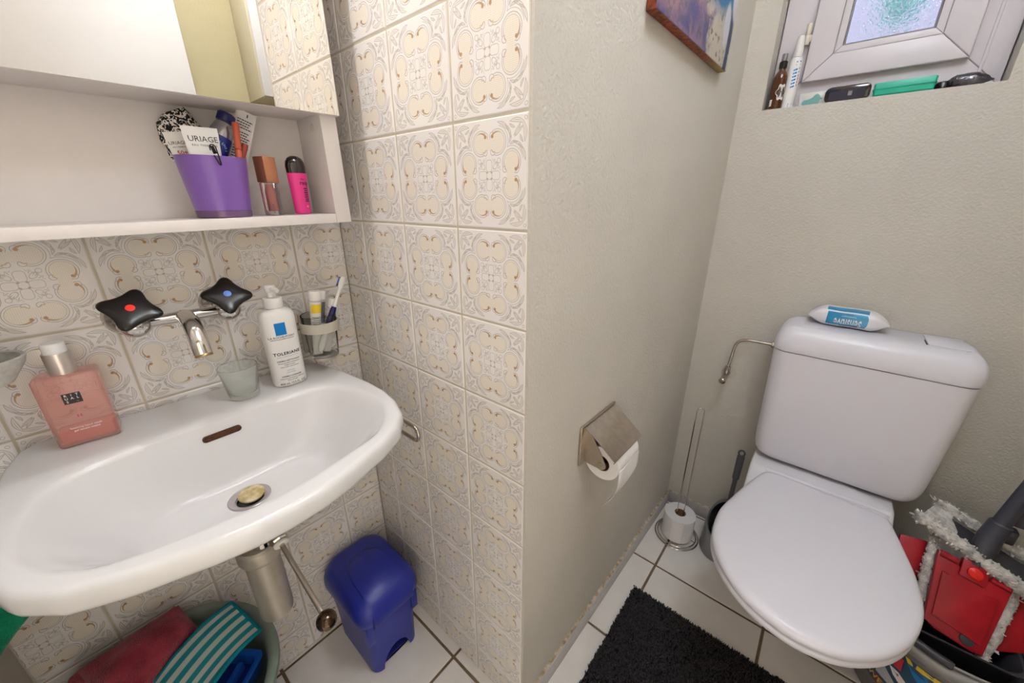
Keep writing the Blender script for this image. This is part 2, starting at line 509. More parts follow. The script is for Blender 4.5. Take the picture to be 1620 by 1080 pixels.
# ------------------------------------------------------------------ mesh helpers
class MB:
    def __init__(s):
        s.v, s.f, s.mi = [], [], []

    def add(s, vs_, fs, mi=0, T=None):
        k = len(s.v)
        s.v += [tuple(T @ Vector(p)) if T else tuple(p) for p in vs_]
        s.f += [tuple(i + k for i in f) for f in fs]
        s.mi += [mi] * len(fs)
        return s

    def box(s, x0, x1, y0, y1, z0, z1, bev=0.0, seg=2, mi=0, T=None):
        bm = bmesh.new()
        bmesh.ops.create_cube(bm, size=1)
        for v in bm.verts:
            v.co = ((x0 + x1) / 2 + v.co.x * (x1 - x0), (y0 + y1) / 2 + v.co.y * (y1 - y0), (z0 + z1) / 2 + v.co.z * (z1 - z0))
        if bev:
            bmesh.ops.bevel(bm, geom=bm.edges[:], offset=bev, segments=seg, affect='EDGES', profile=0.5)
        s.frombm(bm, mi, T)
        return s

    def frombm(s, bm, mi=0, T=None):
        bm.verts.index_update()
        s.add([v.co.copy() for v in bm.verts], [[v.index for v in f.verts] for f in bm.faces], mi, T)
        bm.free()

    def tube(s, path, r, n=12, cap=True, mi=0, closed=False, T=None):
        P = [Vector(p) for p in path]
        m = len(P)
        rs = r if isinstance(r, (list, tuple)) else [r] * m
        vs_, fs = [], []
        prev = None
        for i, p in enumerate(P):
            if closed:
                t = (P[(i + 1) % m] - P[i - 1]).normalized()
            else:
                t = (P[min(i + 1, m - 1)] - P[max(i - 1, 0)]).normalized()
            if prev is None:
                u = t.orthogonal().normalized()
            else:
                u = (prev - t * prev.dot(t)).normalized()
            prev = u
            w = t.cross(u)
            for j in range(n):
                a = 2 * pi * j / n
                vs_.append(p + (u * cos(a) + w * sin(a)) * rs[i])
        q = m if closed else m - 1
        for i in range(q):
            for j in range(n):
                i2 = (i + 1) % m
                fs.append((i * n + j, i * n + (j + 1) % n, i2 * n + (j + 1) % n, i2 * n + j))
        if cap and not closed:
            fs.append(tuple(reversed(range(n))))
            fs.append(tuple((m - 1) * n + j for j in range(n)))
        return s.add(vs_, fs, mi, T)

    def lathe(s, prof, n=32, mi=0, T=None, cap0=True, cap1=True, sx=1.0, sy=1.0):
        rings = [[(r * sx * cos(2 * pi * j / n), r * sy * sin(2 * pi * j / n), z) for j in range(n)] for r, z in prof]
        return s.loft(rings, cap0, cap1, mi, T)

    def loft(s, rings, cap0=True, cap1=True, mi=0, T=None, closed=True):
        n = len(rings[0])
        vs_ = [p for r in rings for p in r]
        fs = []
        for i in range(len(rings) - 1):
            for j in range(n if closed else n - 1):
                fs.append((i * n + j, i * n + (j + 1) % n, (i + 1) * n + (j + 1) % n, (i + 1) * n + j))
        if cap0:
            fs.append(tuple(reversed(range(n))))
        if cap1:
            fs.append(tuple((len(rings) - 1) * n + j for j in range(n)))
        return s.add(vs_, fs, mi, T)

    def grid(s, fn, nu, nv, mi=0, T=None):
        vs_ = [fn(i / nu, j / nv) for i in range(nu + 1) for j in range(nv + 1)]
        fs = [(i * (nv + 1) + j, (i + 1) * (nv + 1) + j, (i + 1) * (nv + 1) + j + 1, i * (nv + 1) + j + 1) for i in range(nu) for j in range(nv)]
        return s.add(vs_, fs, mi, T)

    def prism(s, poly, z0, z1, mi=0, T=None, bev=0.0, seg=2):
        if not bev:
            n = len(poly)
            return s.loft([[(x, y, z0) for x, y in poly], [(x, y, z1) for x, y in poly]], True, True, mi, T)
        bm = bmesh.new()
        lo = [bm.verts.new((x, y, z0)) for x, y in poly]
        hi = [bm.verts.new((x, y, z1)) for x, y in poly]
        n = len(poly)
        bm.faces.new(list(reversed(lo)))
        bm.faces.new(hi)
        for i in range(n):
            bm.faces.new((lo[i], lo[(i + 1) % n], hi[(i + 1) % n], hi[i]))
        es = [e for e in bm.edges if abs(e.verts[0].co.z - e.verts[1].co.z) < 1e-9]
        bmesh.ops.bevel(bm, geom=es, offset=bev, segments=seg, affect='EDGES', profile=0.5)
        s.frombm(bm, mi, T)
        return s

    def ball(s, c, r, nu=16, nv=10, mi=0, T=None, sz=1.0):
        prof = [(max(1e-5, r * sin(pi * i / nv)), -r * sz * cos(pi * i / nv)) for i in range(nv + 1)]
        A = Matrix.Translation(Vector(c))
        return s.lathe(prof, nu, mi, (T @ A) if T else A, False, False)


def axis_T(p, d):
    """matrix taking local z to direction d at point p"""
    return Matrix.Translation(Vector(p)) @ Vector(d).normalized().to_track_quat('Z', 'Y').to_matrix().to_4x4()


def obj(name, mb, mats, parent=None, ang=35, loc=None, kind=None, label=None):
    me = bpy.data.meshes.new(name)
    me.from_pydata([tuple(v) for v in mb.v], [], mb.f)
    if not isinstance(mats, (list, tuple)):
        mats = [mats]
    for m in mats:
        me.materials.append(MT[m] if isinstance(m, str) else m)
    me.polygons.foreach_set('material_index', mb.mi)
    bm = bmesh.new()
    bm.from_mesh(me)
    bmesh.ops.recalc_face_normals(bm, faces=bm.faces)
    bm.to_mesh(me)
    bm.free()
    me.polygons.foreach_set('use_smooth', [True] * len(me.polygons))
    me.set_sharp_from_angle(angle=radians(ang))
    me.update()
    o = bpy.data.objects.new(name, me)
    COL.objects.link(o)
    if parent:
        o.parent = parent
    if loc is not None:
        o.location = loc
    if kind:
        o['kind'] = kind
    if label:
        o['label'] = label
    return o


def tag(o, label, cat, group=None):
    o['label'] = label
    o['category'] = cat
    if group:
        o['group'] = group
    return o


def thing(name, label, cat, loc=(0, 0, 0), rotz=0.0, group=None, rot=None):
    o = bpy.data.objects.new(name, None)
    o.empty_display_size = 0.05
    COL.objects.link(o)
    o.location = loc
    o.rotation_euler = rot if rot else (0, 0, rotz)
    return tag(o, label, cat, group)


def struct(name, mb, mat, ang=35, loc=None):
    o = obj(name, mb, mat, None, ang, loc)
    o['kind'] = 'structure'
    return o


_tc = {}


def text2d(s, size, bold=0.0, space=1.0):
    key = (s, bold, space)
    if key not in _tc:
        cu = bpy.data.curves.new('t', 'FONT')
        cu.body = s
        cu.align_x = 'CENTER'
        cu.align_y = 'CENTER'
        cu.size = 1.0
        cu.resolution_u = 2
        cu.offset = bold
        cu.space_character = space
        o = bpy.data.objects.new('t', cu)
        COL.objects.link(o)
        dg = bpy.context.evaluated_depsgraph_get()
        me = o.evaluated_get(dg).to_mesh()
        _tc[key] = ([(v.co.x, v.co.y) for v in me.vertices], [tuple(p.vertices) for p in me.polygons])
        o.evaluated_get(dg).to_mesh_clear()
        bpy.data.objects.remove(o)
        bpy.data.curves.remove(cu)
    v, f = _tc[key]
    return [(x * size, y * size) for x, y in v], f


def put_text(mb, s, size, fn, cx=0, cy=0, bold=0.0, mi=0, space=1.0, rot=0.0):
    v, f = text2d(s, size, bold, space)
    c, n = cos(rot), sin(rot)
    mb.add([fn(cx + x * c - y * n, cy + x * n + y * c) for x, y in v], f, mi)


def put_rect(mb, x0, x1, y0, y1, fn, n=6, mi=0):
    mb.grid(lambda u, v: fn(x0 + (x1 - x0) * u, y0 + (y1 - y0) * v), n, 1, mi)


def rrect(w, d, r, n=5):
    """rounded rectangle outline, half sizes w,d"""
    pts = []
    for cx, cy, a0 in ((w - r, d - r, 0), (-(w - r), d - r, 90), (-(w - r), -(d - r), 180), (w - r, -(d - r), 270)):
        for i in range(n + 1):
            a = radians(a0 + 90 * i / n)
            pts.append((cx + r * cos(a), cy + r * sin(a)))
    return pts


def smooth_closed(pts, n):
    """closed Catmull-Rom resample"""
    m = len(pts)
    P = [Vector((p[0], p[1])) for p in pts]
    dense = []
    for i in range(m):
        p0, p1, p2, p3 = P[i - 1], P[i], P[(i + 1) % m], P[(i + 2) % m]
        for k in range(16):
            t = k / 16
            dense.append(0.5 * ((2 * p1) + (p2 - p0) * t + (2 * p0 - 5 * p1 + 4 * p2 - p3) * t * t + (3 * p1 - p0 - 3 * p2 + p3) * t ** 3))
    L = [0.0]
    for i in range(len(dense)):
        L.append(L[-1] + (dense[(i + 1) % len(dense)] - dense[i]).length)
    out, j = [], 0
    for k in range(n):
        t = L[-1] * k / n
        while L[j + 1] < t:
            j += 1
        f = (t - L[j]) / max(1e-9, L[j + 1] - L[j])
        out.append(tuple(dense[j].lerp(dense[(j + 1) % len(dense)], f)))
    return out


def by_angle(pts, c, n):
    """resample a star-shaped closed polygon by angle about c"""
    m = len(pts)
    out = []
    for k in range(n):
        a = 2 * pi * k / n
        d = Vector((cos(a), sin(a)))
        best = None
        for i in range(m):
            p = Vector(pts[i]) - Vector(c)
            q = Vector(pts[(i + 1) % m]) - Vector(c)
            e = q - p
            den = d.x * e.y - d.y * e.x
            if abs(den) < 1e-12:
                continue
            t = (p.x * e.y - p.y * e.x) / den
            u = (p.x * d.y - p.y * d.x) / den
            if t > 0 and -1e-6 <= u <= 1 + 1e-6 and (best is None or t > best):
                best = t
        out.append((c[0] + d.x * best, c[1] + d.y * best))
    return out


def catmull(pts, k=6):
    P = [Vector(p) for p in pts]
    out = []
    for i in range(len(P) - 1):
        p0, p1, p2, p3 = P[max(i - 1, 0)], P[i], P[i + 1], P[min(i + 2, len(P) - 1)]
        for j in range(k):
            t = j / k
            out.append(0.5 * ((2 * p1) + (p2 - p0) * t + (2 * p0 - 5 * p1 + 4 * p2 - p3) * t * t + (3 * p1 - p0 - 3 * p2 + p3) * t ** 3))
    out.append(P[-1])
    return out


# ------------------------------------------------------------------ room shell
H = 2.35
RX, RY = 1.50, -1.70        # right wall plane, rear wall plane
DY = 0.955                  # back wall plane
floor = struct('floor', MB().box(-0.1, 1.62, -1.8, 1.1, -0.06, -0.003), 'floor_grout')
ceiling = struct('ceiling', MB().box(-0.1, 1.62, -1.8, 1.1, H, H + 0.05), 'ceiling')
wall_left = struct('wall_left', MB().box(-0.08, -0.0012, -0.70, 0.0, 0, H), 'grout')
wall_step = struct('wall_step', MB().box(-0.08, 0.5478, 0.0012, 0.05, 0, H), 'grout')
wall_side = struct('wall_side', MB().prism([(0.5480, 0.0005), (0.5530, 0.0005), (0.572, 0.97), (0.45, 0.97), (0.45, 0.0505), (0.5479, 0.0505)], 0, H), 'plaster')
wall_niche = struct('wall_niche', MB().prism([(-0.001, -0.662), (0.5475, -0.662), (0.5475, RY - 0.06), (0.44, RY - 0.06), (0.44, -0.76), (-0.001, -0.76)], 0, H), 'plaster')
DO0, DO1, DOZ = -1.36, -0.50, 2.02      # added doorway in the right wall that lets in the hallway light
mb = MB()
mb.box(RX, RX + 0.08, DO1, 1.1, 0, H)
mb.box(RX, RX + 0.08, RY - 0.06, DO0, 0, H)
mb.box(RX, RX + 0.08, DO0, DO1, DOZ, H)
wall_right = struct('wall_right', mb, 'plaster_y')
mb = MB()
mb.box(RX + 0.08, 3.30, -2.35, -2.30, -0.06, H)
mb.box(RX + 0.08, 3.30, 0.60, 0.65, -0.06, H)
mb.box(3.25, 3.30, -2.30, 0.60, -0.06, H)
mb.box(RX + 0.08, 3.30, -2.35, 0.65, H, H + 0.05)
mb.box(RX + 0.0801, 3.25, -2.30, 0.60, -0.06, -0.002)
wall_added_hall = struct('wall_added_hall', mb, 'ceiling')  # added white hallway that bounces its lamp's light into the room
wall_rear = struct('wall_rear', MB().box(0.44, RX + 0.08, RY - 0.08, RY, 0, H), 'plaster')
# back wall with the window opening
WX0, WX1, WZ0, WZ1 = 0.636, 1.084, 1.426, 2.02
mb = MB()
mb.box(0.45, WX0, DY, DY + 0.28, 0, H)
mb.box(WX1, RX + 0.08, DY, DY + 0.28, 0, H)
mb.box(WX0, WX1, DY, DY + 0.28, 0, WZ0)
mb.box(WX0, WX1, DY, DY + 0.28, WZ1, H)
wall_back = struct('wall_back', mb, 'plaster')


def tile_mesh(x0, x1, y0, y1, t, bev):
    """one glazed tile, local frame, face towards +z at z=t"""
    mb_ = MB()
    b2 = bev
    r0 = [(x0, y0, 0), (x1, y0, 0), (x1, y1, 0), (x0, y1, 0)]
    r1 = [(x, y, t - b2 * 0.7) for x, y, z in r0]
    r2 = [(x0 + b2, y0 + b2, t), (x1 - b2, y0 + b2, t), (x1 - b2, y1 - b2, t), (x0 + b2, y1 - b2, t)]
    mb_.loft([r0, r1, r2], False, True)
    return mb_


_tiles = {}


def wall_tile(parent, c, R, x0, x1, y0, y1, mat='tile', name='wall_tile', t=0.006, bev=0.0022):
    key = (round(x0, 4), round(x1, 4), round(y0, 4), round(y1, 4), mat, t)
    if key not in _tiles:
        o = obj(name, tile_mesh(x0, x1, y0, y1, t, bev), mat, None, 30)
        _tiles[key] = o.data
    else:
        o = bpy.data.objects.new(name, _tiles[key])
        COL.objects.link(o)
    o.parent = parent
    Mx = R.to_4x4()
    Mx.translation = Vector(c)
    o.matrix_local = Mx
    return o


P_ = 0.15
G = 0.0012
# rows: joints
zr = [0.0] + [0.0906 + 0.15058 * k for k in range(15)]
zr = [z for z in zr if z < H - 0.02] + [H]
ya = [0.0, -0.1078, -0.2578, -0.4078, -0.5578, -0.662]
RA = Matrix(((0, 0, 1), (1, 0, 0), (0, 1, 0)))       # local x->+y, y->+z, z->+x
for i in range(len(ya) - 1):
    for j in range(len(zr) - 1):
        cy = -0.1078 + 0.075 - 0.15 * i
        e_ = 0.0002 if i == 0 else G
        cz = 0.0906 + 0.15058 * (j - 1) + 0.07529
        wall_tile(wall_left, (-0.006, cy, cz), RA, ya[i + 1] - cy + G, ya[i] - cy - e_, zr[j] - cz + G, zr[j + 1] - cz - G)
xb = [0.0, 0.1003, 0.2503, 0.4003, 0.5485]
RB = Matrix(((1, 0, 0), (0, 0, -1), (0, 1, 0)))      # local x->+x, y->+z, z->-y
for i in range(4):
    for j in range(len(zr) - 1):
        cx = 0.1003 - 0.075 + 0.15 * i
        cz = 0.0906 + 0.15058 * (j - 1) + 0.07529
        wall_tile(wall_step, (cx, 0.006, cz), RB, xb[i] - cx + (0.0002 if i == 0 else G), xb[i + 1] - cx - G, zr[j] - cz + G, zr[j + 1] - cz - G)
# floor tiles
fx = [-0.10, 0.0085 + 0.0, 0.3307, 0.6531, 0.9755, 1.2979, 1.58]
fy = [-1.70, -1.3105, -0.9895, -0.668, -0.347, -0.0255, 0.2986, 0.6170, 0.938, 1.0]
RF = Matrix.Identity(3)
g2 = 0.0038
for i in range(len(fx) - 1):
    for j in range(len(fy) - 1):
        cx, cy = (fx[i] + fx[i + 1]) / 2, (fy[j] + fy[j + 1]) / 2
        hx, hy = (fx[i + 1] - fx[i]) / 2 - g2, (fy[j + 1] - fy[j]) / 2 - g2
        wall_tile(floor, (cx, cy, -0.006), RF, -hx, hx, -hy, hy, 'floor_tile', 'floor_tile', 0.006, 0.0015)

# skirting of grey tiles
def cx_(y):
    return 0.553 + 0.0195 * (y - 0.002)


base_side = bpy.data.objects.new('baseboard_side', None)
COL.objects.link(base_side)
base_side['kind'] = 'structure'
for a_, b_ in ((0.004, 0.2965), (0.2995, 0.6155), (0.6185, DY - 0.0105)):
    ys = [a_, b_]
    poly = [(cx_(a_) + 0.0005, a_), (cx_(a_) + 0.0115, a_), (cx_(b_) + 0.0115, b_), (cx_(b_) + 0.0005, b_)]
    obj('skirting_tile', MB().prism(poly, 0.001, 0.052, bev=0.0015), 'skirt', base_side, 30)
obj('caulk', MB().prism([(cx_(0.004) + 0.0004, 0.004), (cx_(0.004) + 0.0075, 0.004), (cx_(0.945) + 0.0075, 0.945), (cx_(0.945) + 0.0004, 0.945)], 0.0515, 0.0545), 'caulk', base_side)
base_back = bpy.data.objects.new('baseboard_back', None)
COL.objects.link(base_back)
base_back['kind'] = 'structure'
for a_, b_ in ((0.5835, 0.6515), (0.6545, 0.974), (0.977, 1.2965), (1.2995, RX - 0.001)):
    obj('skirting_tile', MB().box(a_, b_, DY - 0.0105, DY - 0.0005, 0.001, 0.052, 0.0015), 'skirt', base_back, 30)
obj('caulk', MB().box(0.575, RX - 0.001, DY - 0.007, DY - 0.0004, 0.0515, 0.0545), 'caulk', base_back)

# ------------------------------------------------------------------ window
win = bpy.data.objects.new('window_1', None)
COL.objects.link(win)
win['kind'] = 'structure'
win['label'] = 'small white plastic window high in the back wall with rippled glass'
FY = 1.018


def mitred(x0, x1, z0, z1, w, y0, y1, mat, name, par, bev=0.004):
    """four mitred frame bars"""
    o = [(x0, z0), (x1, z0), (x1, z1), (x0, z1)]
    n = [(x0 + w, z0 + w), (x1 - w, z0 + w), (x1 - w, z1 - w), (x0 + w, z1 - w)]
    for k in range(4):
        k2 = (k + 1) % 4
        quad = [o[k], o[k2], n[k2], n[k]]
        T = Matrix(((1, 0, 0, 0), (0, 0, -1, 0), (0, 1, 0, 0), (0, 0, 0, 1)))
        c = (sum(q[0] for q in quad) / 4, sum(q[1] for q in quad) / 4)
        quad = [(c[0] + (q[0] - c[0]) * 0.9994, c[1] + (q[1] - c[1]) * 0.9994) for q in quad]
        obj(name, MB().prism(quad, -y1, -y0, bev=bev, T=T), mat, par, 30)


# outer frame sits in the reveal, sash stands proud of it
mitred(WX0 + 0.002, WX1 - 0.002, WZ0 + 0.002, WZ1 - 0.002, 0.074, FY, FY + 0.06, 'pvc', 'frame_bar', win)
obj('frame_lip', MB().box(1.040, 1.046, FY - 0.003, FY, WZ0 + 0.03, WZ1 - 0.003, 0.001), 'pvc', win)
SX0, SX1, SZ0, SZ1 = 0.7095, 1.0185, 1.4895, 1.945
mitred(SX0, SX1, SZ0, SZ1, 0.056, 1.000, FY - 0.0005, 'pvc', 'sash_bar', win)
mitred(SX0 + 0.0565, SX1 - 0.0565, SZ0 + 0.0565, SZ1 - 0.0565, 0.0145, 1.004, FY, 'pvc', 'glazing_bead', win, 0.002)
mitred(SX0 + 0.0712, SX1 - 0.0712, SZ0 + 0.0712, SZ1 - 0.0712, 0.004, 1.010, FY, 'gasket', 'gasket', win, 0.001)
obj('pane', MB().box(SX0 + 0.072, SX1 - 0.072, 1.019, 1.023, SZ0 + 0.072, SZ1 - 0.072), 'rippled', win)
hb = MB()
hb.lathe([(0.0052, 0), (0.0058, 0.002), (0.0058, 0.021), (0.005, 0.0222), (0.0058, 0.0234), (0.0058, 0.045), (0.0052, 0.047)], 16, T=Matrix.Translation((0.7015, 0.9985, 1.575)))
hb.box(0.7015, 0.7105, 0.999, 1.003, 1.582, 1.598, 0.001)
hb.box(0.699, 0.704, 0.998, FY, 1.580, 1.617, 0.001)
obj('hinge', hb, 'hinge', win)
# what stands outside the window
court = struct('wall_courtyard', MB().box(-0.6, 2.6, 2.55, 2.65, -0.2, 2.35), 'sage')
tr = thing('garden_shrub', 'sunlit green shrub standing outside behind the rippled window glass', 'shrub', (0.865, 1.95, 1.05))
mb = MB()
rs = random.Random(3)
for k in range(520):
    a1, b1 = rs.uniform(0, 2 * pi), rs.uniform(-1, 1)
    rr = 0.26 * rs.random() ** 0.4
    c = Vector((rr * sqrt(1 - b1 * b1) * cos(a1) * 0.30, rr * sqrt(1 - b1 * b1) * sin(a1) * 0.6, 0.98 + rr * b1 * 0.75))
    d = Vector((rs.uniform(-1, 1), rs.uniform(-1, 1), rs.uniform(-1, 1))).normalized()
    e = d.orthogonal().normalized()
    L_, W_ = 0.024, 0.011
    mb.add([c - d * L_, c + e * W_, c + d * L_, c - e * W_], [(0, 1, 2, 3)])
obj('foliage', mb, 'foliage', tr, kind='stuff')
obj('stem', MB().tube([(0, 0, -1.2), (0.01, 0, 0.2), (0, 0, 0.75)], [0.014, 0.012, 0.008], 8), 'card', tr)

# ------------------------------------------------------------------ right wall: door and wall cabinet (seen in the mirror)
dr = bpy.data.objects.new('door_1', None)
COL.objects.link(dr)
dr['kind'] = 'structure'
dr['label'] = 'plain white cupboard door reflected in the mirror'
obj('door_leaf', MB().box(RX - 0.038, RX - 0.001, -0.47, 0.075, 0.012, 2.02, 0.003), 'door', dr)
hd = MB()
hd.tube(catmull([(RX - 0.038, -0.44, 1.02), (RX - 0.078, -0.44, 1.02), (RX - 0.082, -0.43, 1.02), (RX - 0.082, -0.33, 1.02)]), 0.009, 10)
hd.lathe([(0.022, 0), (0.022, 0.006), (0.012, 0.010)], 20, T=axis_T((RX - 0.038, -0.44, 1.02), (-1, 0, 0)))
obj('door_handle', hd, 'chrome_w', dr)
wc = thing('wall_cabinet', 'pale wall cupboard on the far wall reflected in the mirror beside the tiles', 'cabinet', (RX, 0.27, 1.58))
obj('body', MB().box(-0.150, -0.001, 0.0, 0.34, 0, 0.62, 0.0015), 'boardcab', wc)
obj('door', MB().box(-0.168, -0.1515, 0.004, 0.169, 0.003, 0.617, 0.0015), 'door', wc)
obj('door', MB().box(-0.168, -0.1515, 0.171, 0.336, 0.003, 0.617, 0.0015), 'door', wc)

# ------------------------------------------------------------------ lamps
lp = thing('mirror_lamp', 'white strip lamp along the top of the mirror cabinet, above the picture', 'lamp', (0.165, -0.30, 1.90))
obj('housing', MB().box(-0.02, 0.05, -0.22, 0.22, 0.0, 0.035, 0.006), 'white', lp)
obj('diffuser', MB().box(-0.004, 0.02, -0.20, 0.20, -0.018, -0.0005, 0.006), 'white', lp)
cl = thing('added_uplighter', 'unseen round white uplighter bowl, added on the ceiling to even out the light', 'lamp', (1.03, 0.10, H))  # unseen fixture made to go with the added uplight
obj('lamp_base', MB().lathe([(0.05, -0.02), (0.05, -0.0005)], 32), 'white', cl)
obj('lamp_rod', MB().tube([(0, 0, -0.021), (0, 0, -0.235)], 0.008, 12), 'white', cl)
obj('lamp_bowl', MB().lathe([(0.02, -0.248), (0.10, -0.240), (0.155, -0.205), (0.165, -0.165), (0.160, -0.165), (0.15, -0.20), (0.10, -0.233), (0.02, -0.236)], 40), 'white', cl)


# ------------------------------------------------------------------ mirror cabinet (hung a touch out of level)
cab = thing('mirror_cabinet', 'white mirror cabinet with open shelf hanging on the tiled wall above the washbasin', 'cabinet', (0, -0.045, 1.146), rot=(radians(1.0), 0, 0))
CW = 0.62
B0 = 0.0005
obj('side_panel', MB().box(B0, 0.140, -0.029, 0.0, 0.0, 0.75, 0.0008), 'board', cab)
obj('side_panel', MB().box(B0, 0.140, -CW, -CW + 0.018, 0.0, 0.75, 0.0008), 'board', cab)
obj('shelf', MB().box(0.048, 0.140, -CW + 0.0185, -0.0295, 0.0, 0.0165, 0.0008), 'board', cab)
obj('middle_board', MB().box(0.048, 0.139, -CW + 0.0185, -0.0295, 0.182, 0.198, 0.0008), 'board', cab)
obj('top_board', MB().box(0.048, 0.139, -CW + 0.0185, -0.0295, 0.734, 0.75, 0.0008), 'board', cab)
obj('back_panel', MB().box(0.040, 0.0475, -CW + 0.0185, -0.0295, 0.0, 0.75), 'board', cab)
for (a_, b_) in ((-0.52, 0.0), (-CW, -0.522)):
    dd = obj('door', MB().box(0.1405, 0.1555, a_, b_, 0.1805, 0.75, 0.0008), 'board', cab)
    obj('mirror_glass', MB().box(0.1556, 0.157, a_ + 0.0005, b_ - 0.0005, 0.181, 0.7495), 'mirror', dd)
obj('dowel_hole_plug', MB().lathe([(0.006, 0), (0.0055, 0.001), (0.0001, 0.0012)], 18, T=axis_T((0.105, -0.0295, 0.165), (0, -1, 0)), cap1=False), 'hinge', cab)

# purple pot and what is in it
SZ = 1.1635      # shelf top near its right end
pot = thing('cosmetics_pot', 'purple tapered plastic pot full of tubes on the cabinet shelf', 'pot', (0.0955, -0.2405, 1.1598))
n_ = 40


def potring(w, d, z):
    return [(d * cos(2 * pi * j / n_), w * sin(2 * pi * j / n_), z) for j in range(n_)]


mb = MB()
mb.loft([potring(0.0385, 0.036, 0.0105), potring(0.0475, 0.0415, 0.0885), potring(0.0478, 0.0418, 0.0895), potring(0.0462, 0.0402, 0.0893), potring(0.0372, 0.0345, 0.013)], True, True)
obj('pot_wall', mb, 'purple', pot)
obj('pot_foot', MB().loft([potring(0.0375, 0.035, 0.0), potring(0.0384, 0.0358, 0.001), potring(0.0389, 0.0362, 0.0102)], True, True), 'purplebase', pot)
PX, PY, PZ = 0.0955, -0.2405, 1.1598


def flat_tube(w0, w1, d0, h, n=24, crimp=0.010, steps=8):
    """squeezed cosmetics tube standing cap-down: local x width, y depth, z up; the crimp is on top"""
    rings = []
    for k in range(steps + 1):
        t = k / steps
        w = w0 + (w1 - w0) * t
        d = d0 * (1 - t) ** 0.8 + 0.0012
        rings.append([(w * cos(2 * pi * j / n), d * sin(2 * pi * j / n), h * t) for j in range(n)])
    last = rings[-1]
    rings.append([(x, y * 0.9, h + crimp) for x, y, z in last])
    return MB().loft(rings, True, True)


# white tubes, leaning out of the pot towards the left
t1 = thing('face_cream_tube', 'wide white tube lettered in grey at the front of the purple pot', 'tube', (0.1165, -0.2515, 1.188), rot=(radians(3), radians(-1), radians(90)))
obj('tube_body', flat_tube(0.0155, 0.0225, 0.0095, 0.090), 'whitetube', t1)
mb = MB()
fl = lambda x, y: (x, -0.0016 - 0.0095 * max(0.0, 1 - y / 0.090) ** 0.8, y)
put_text(mb, 'URIAGE', 0.0108, fl, 0.001, 0.0835, 0.0)
put_text(mb, 'EAU THERMALE', 0.0036, fl, 0.001, 0.0752, 0.01, space=1.3)
obj('lettering', mb, 'inkdark', t1)
t2 = thing('sun_cream_tube', 'narrow white tube with red figures at the left edge of the purple pot', 'tube', (0.0930, -0.2665, 1.188), rot=(radians(3), radians(-8), radians(80)))
obj('tube_body', flat_tube(0.0100, 0.0130, 0.0075, 0.084), 'whitetube', t2)
mb = MB()
fl2 = lambda x, y: (x, -0.0016 - 0.0075 * max(0.0, 1 - y / 0.084) ** 0.8, y)
put_text(mb, 'URIAGE', 0.0064, fl2, 0.0, 0.079)
put_text(mb, 'EAU THERMALE', 0.0022, fl2, 0.0, 0.0735, 0.01)
obj('lettering', mb, 'inkdark', t2)
mb = MB()
put_text(mb, '50+', 0.0080, fl2, 0.001, 0.0655, 0.02)
obj('red_figures', mb, 'inkred', t2)

# houndstooth pouch
pch = thing('cosmetics_pouch', 'black and white houndstooth fabric pouch bulging behind the white tubes in the pot', 'pouch', (0.0690, -0.2635, 1.236))
rings = []
for k in range(11):
    t = k / 10
    w = 0.031 * sin(pi * (0.12 + 0.80 * t)) ** 0.6
    d = 0.0145 * sin(pi * (0.10 + 0.85 * t)) ** 0.7
    z = 0.0 + 0.078 * t
    rings.append([(d * cos(2 * pi * j / 28) * (1 + 0.08 * sin(3 * 2 * pi * j / 28 + k)), w * sin(2 * pi * j / 28) * (1 + 0.05 * sin(5 * 2 * pi * j / 28 + 2 * k)) + 0.004 * sin(t * 5), z + 0.006 * sin(2 * pi * j / 28) * t) for j in range(28)])
obj('pouch_fabric', MB().loft(rings), 'houndstooth', pch)

# blue bottle with silver shoulder
bb_ = thing('hand_cream_bottle', 'navy and silver bottle with navy screw cap leaning at the back of the pot', 'bottle', (0.0915, -0.2440, 1.2325), rot=(radians(-26), 0, 0))
obj('bottle_body', MB().lathe([(0.0145, 0), (0.0160, 0.002), (0.0165, 0.048), (0.0162, 0.053)], 28, cap1=True), 'bottleblue', bb_)
obj('shoulder', MB().lathe([(0.0163, 0.0532), (0.0155, 0.062), (0.0120, 0.074), (0.0095, 0.078)], 28), 'silver', bb_)
obj('cap', MB().lathe([(0.0115, 0.0785), (0.0122, 0.0795), (0.0122, 0.090), (0.011, 0.0915), (0.0001, 0.092)], 28, cap1=False), 'navy', bb_)
mb = MB()
cy = lambda x, y: (0.0167 * cos(x / 0.0167), 0.0167 * sin(x / 0.0167), y)
for a_, rr_ in ((0.0, 1.0),):
    for k in range(9):
        ph = radians(-70 + 17.5 * k + 90)
        put_text(mb, 'SENSITIVE'[k], 0.0052, cy, 0.0125 * cos(ph) - 0.002, 0.030 + 0.0125 * sin(ph), 0.01, rot=ph - pi / 2)
obj('ring_lettering', mb, 'inklight', bb_)

# lip pencils and leaflet tube
for nm, lab, y0, x0, tilt, mat_, hh in (('lip_pencil', 'tall terracotta lip pencil standing at the right of the pot', -0.2135, 0.1120, -6.5, 'orange', 0.080),
                                        ('lip_pencil', 'short dark terracotta lip pencil leaning at the right rim of the pot', -0.2260, 0.1010, -24, 'brownred', 0.058)):
    p_ = thing(nm, lab, 'lip pencil', (x0, y0, 1.192), group='lip pencils', rot=(radians(tilt), 0, 0))
    obj('barrel', MB().lathe([(0.0043, 0), (0.0046, 0.002), (0.0046, 0.030 + hh * 0.5), (0.0040, 0.031 + hh * 0.5)], 16), mat_, p_)
    obj('cap', MB().lathe([(0.0049, 0.0315 + hh * 0.5), (0.0049, 0.028 + hh), (0.0044, 0.030 + hh)], 16), mat_, p_)
lf = thing('leaflet_tube', 'pale flattened tube printed with lines of small text at the right of the pot', 'tube', (0.0800, -0.2125, 1.216), rot=(0, radians(21), radians(90)))
mb = MB()
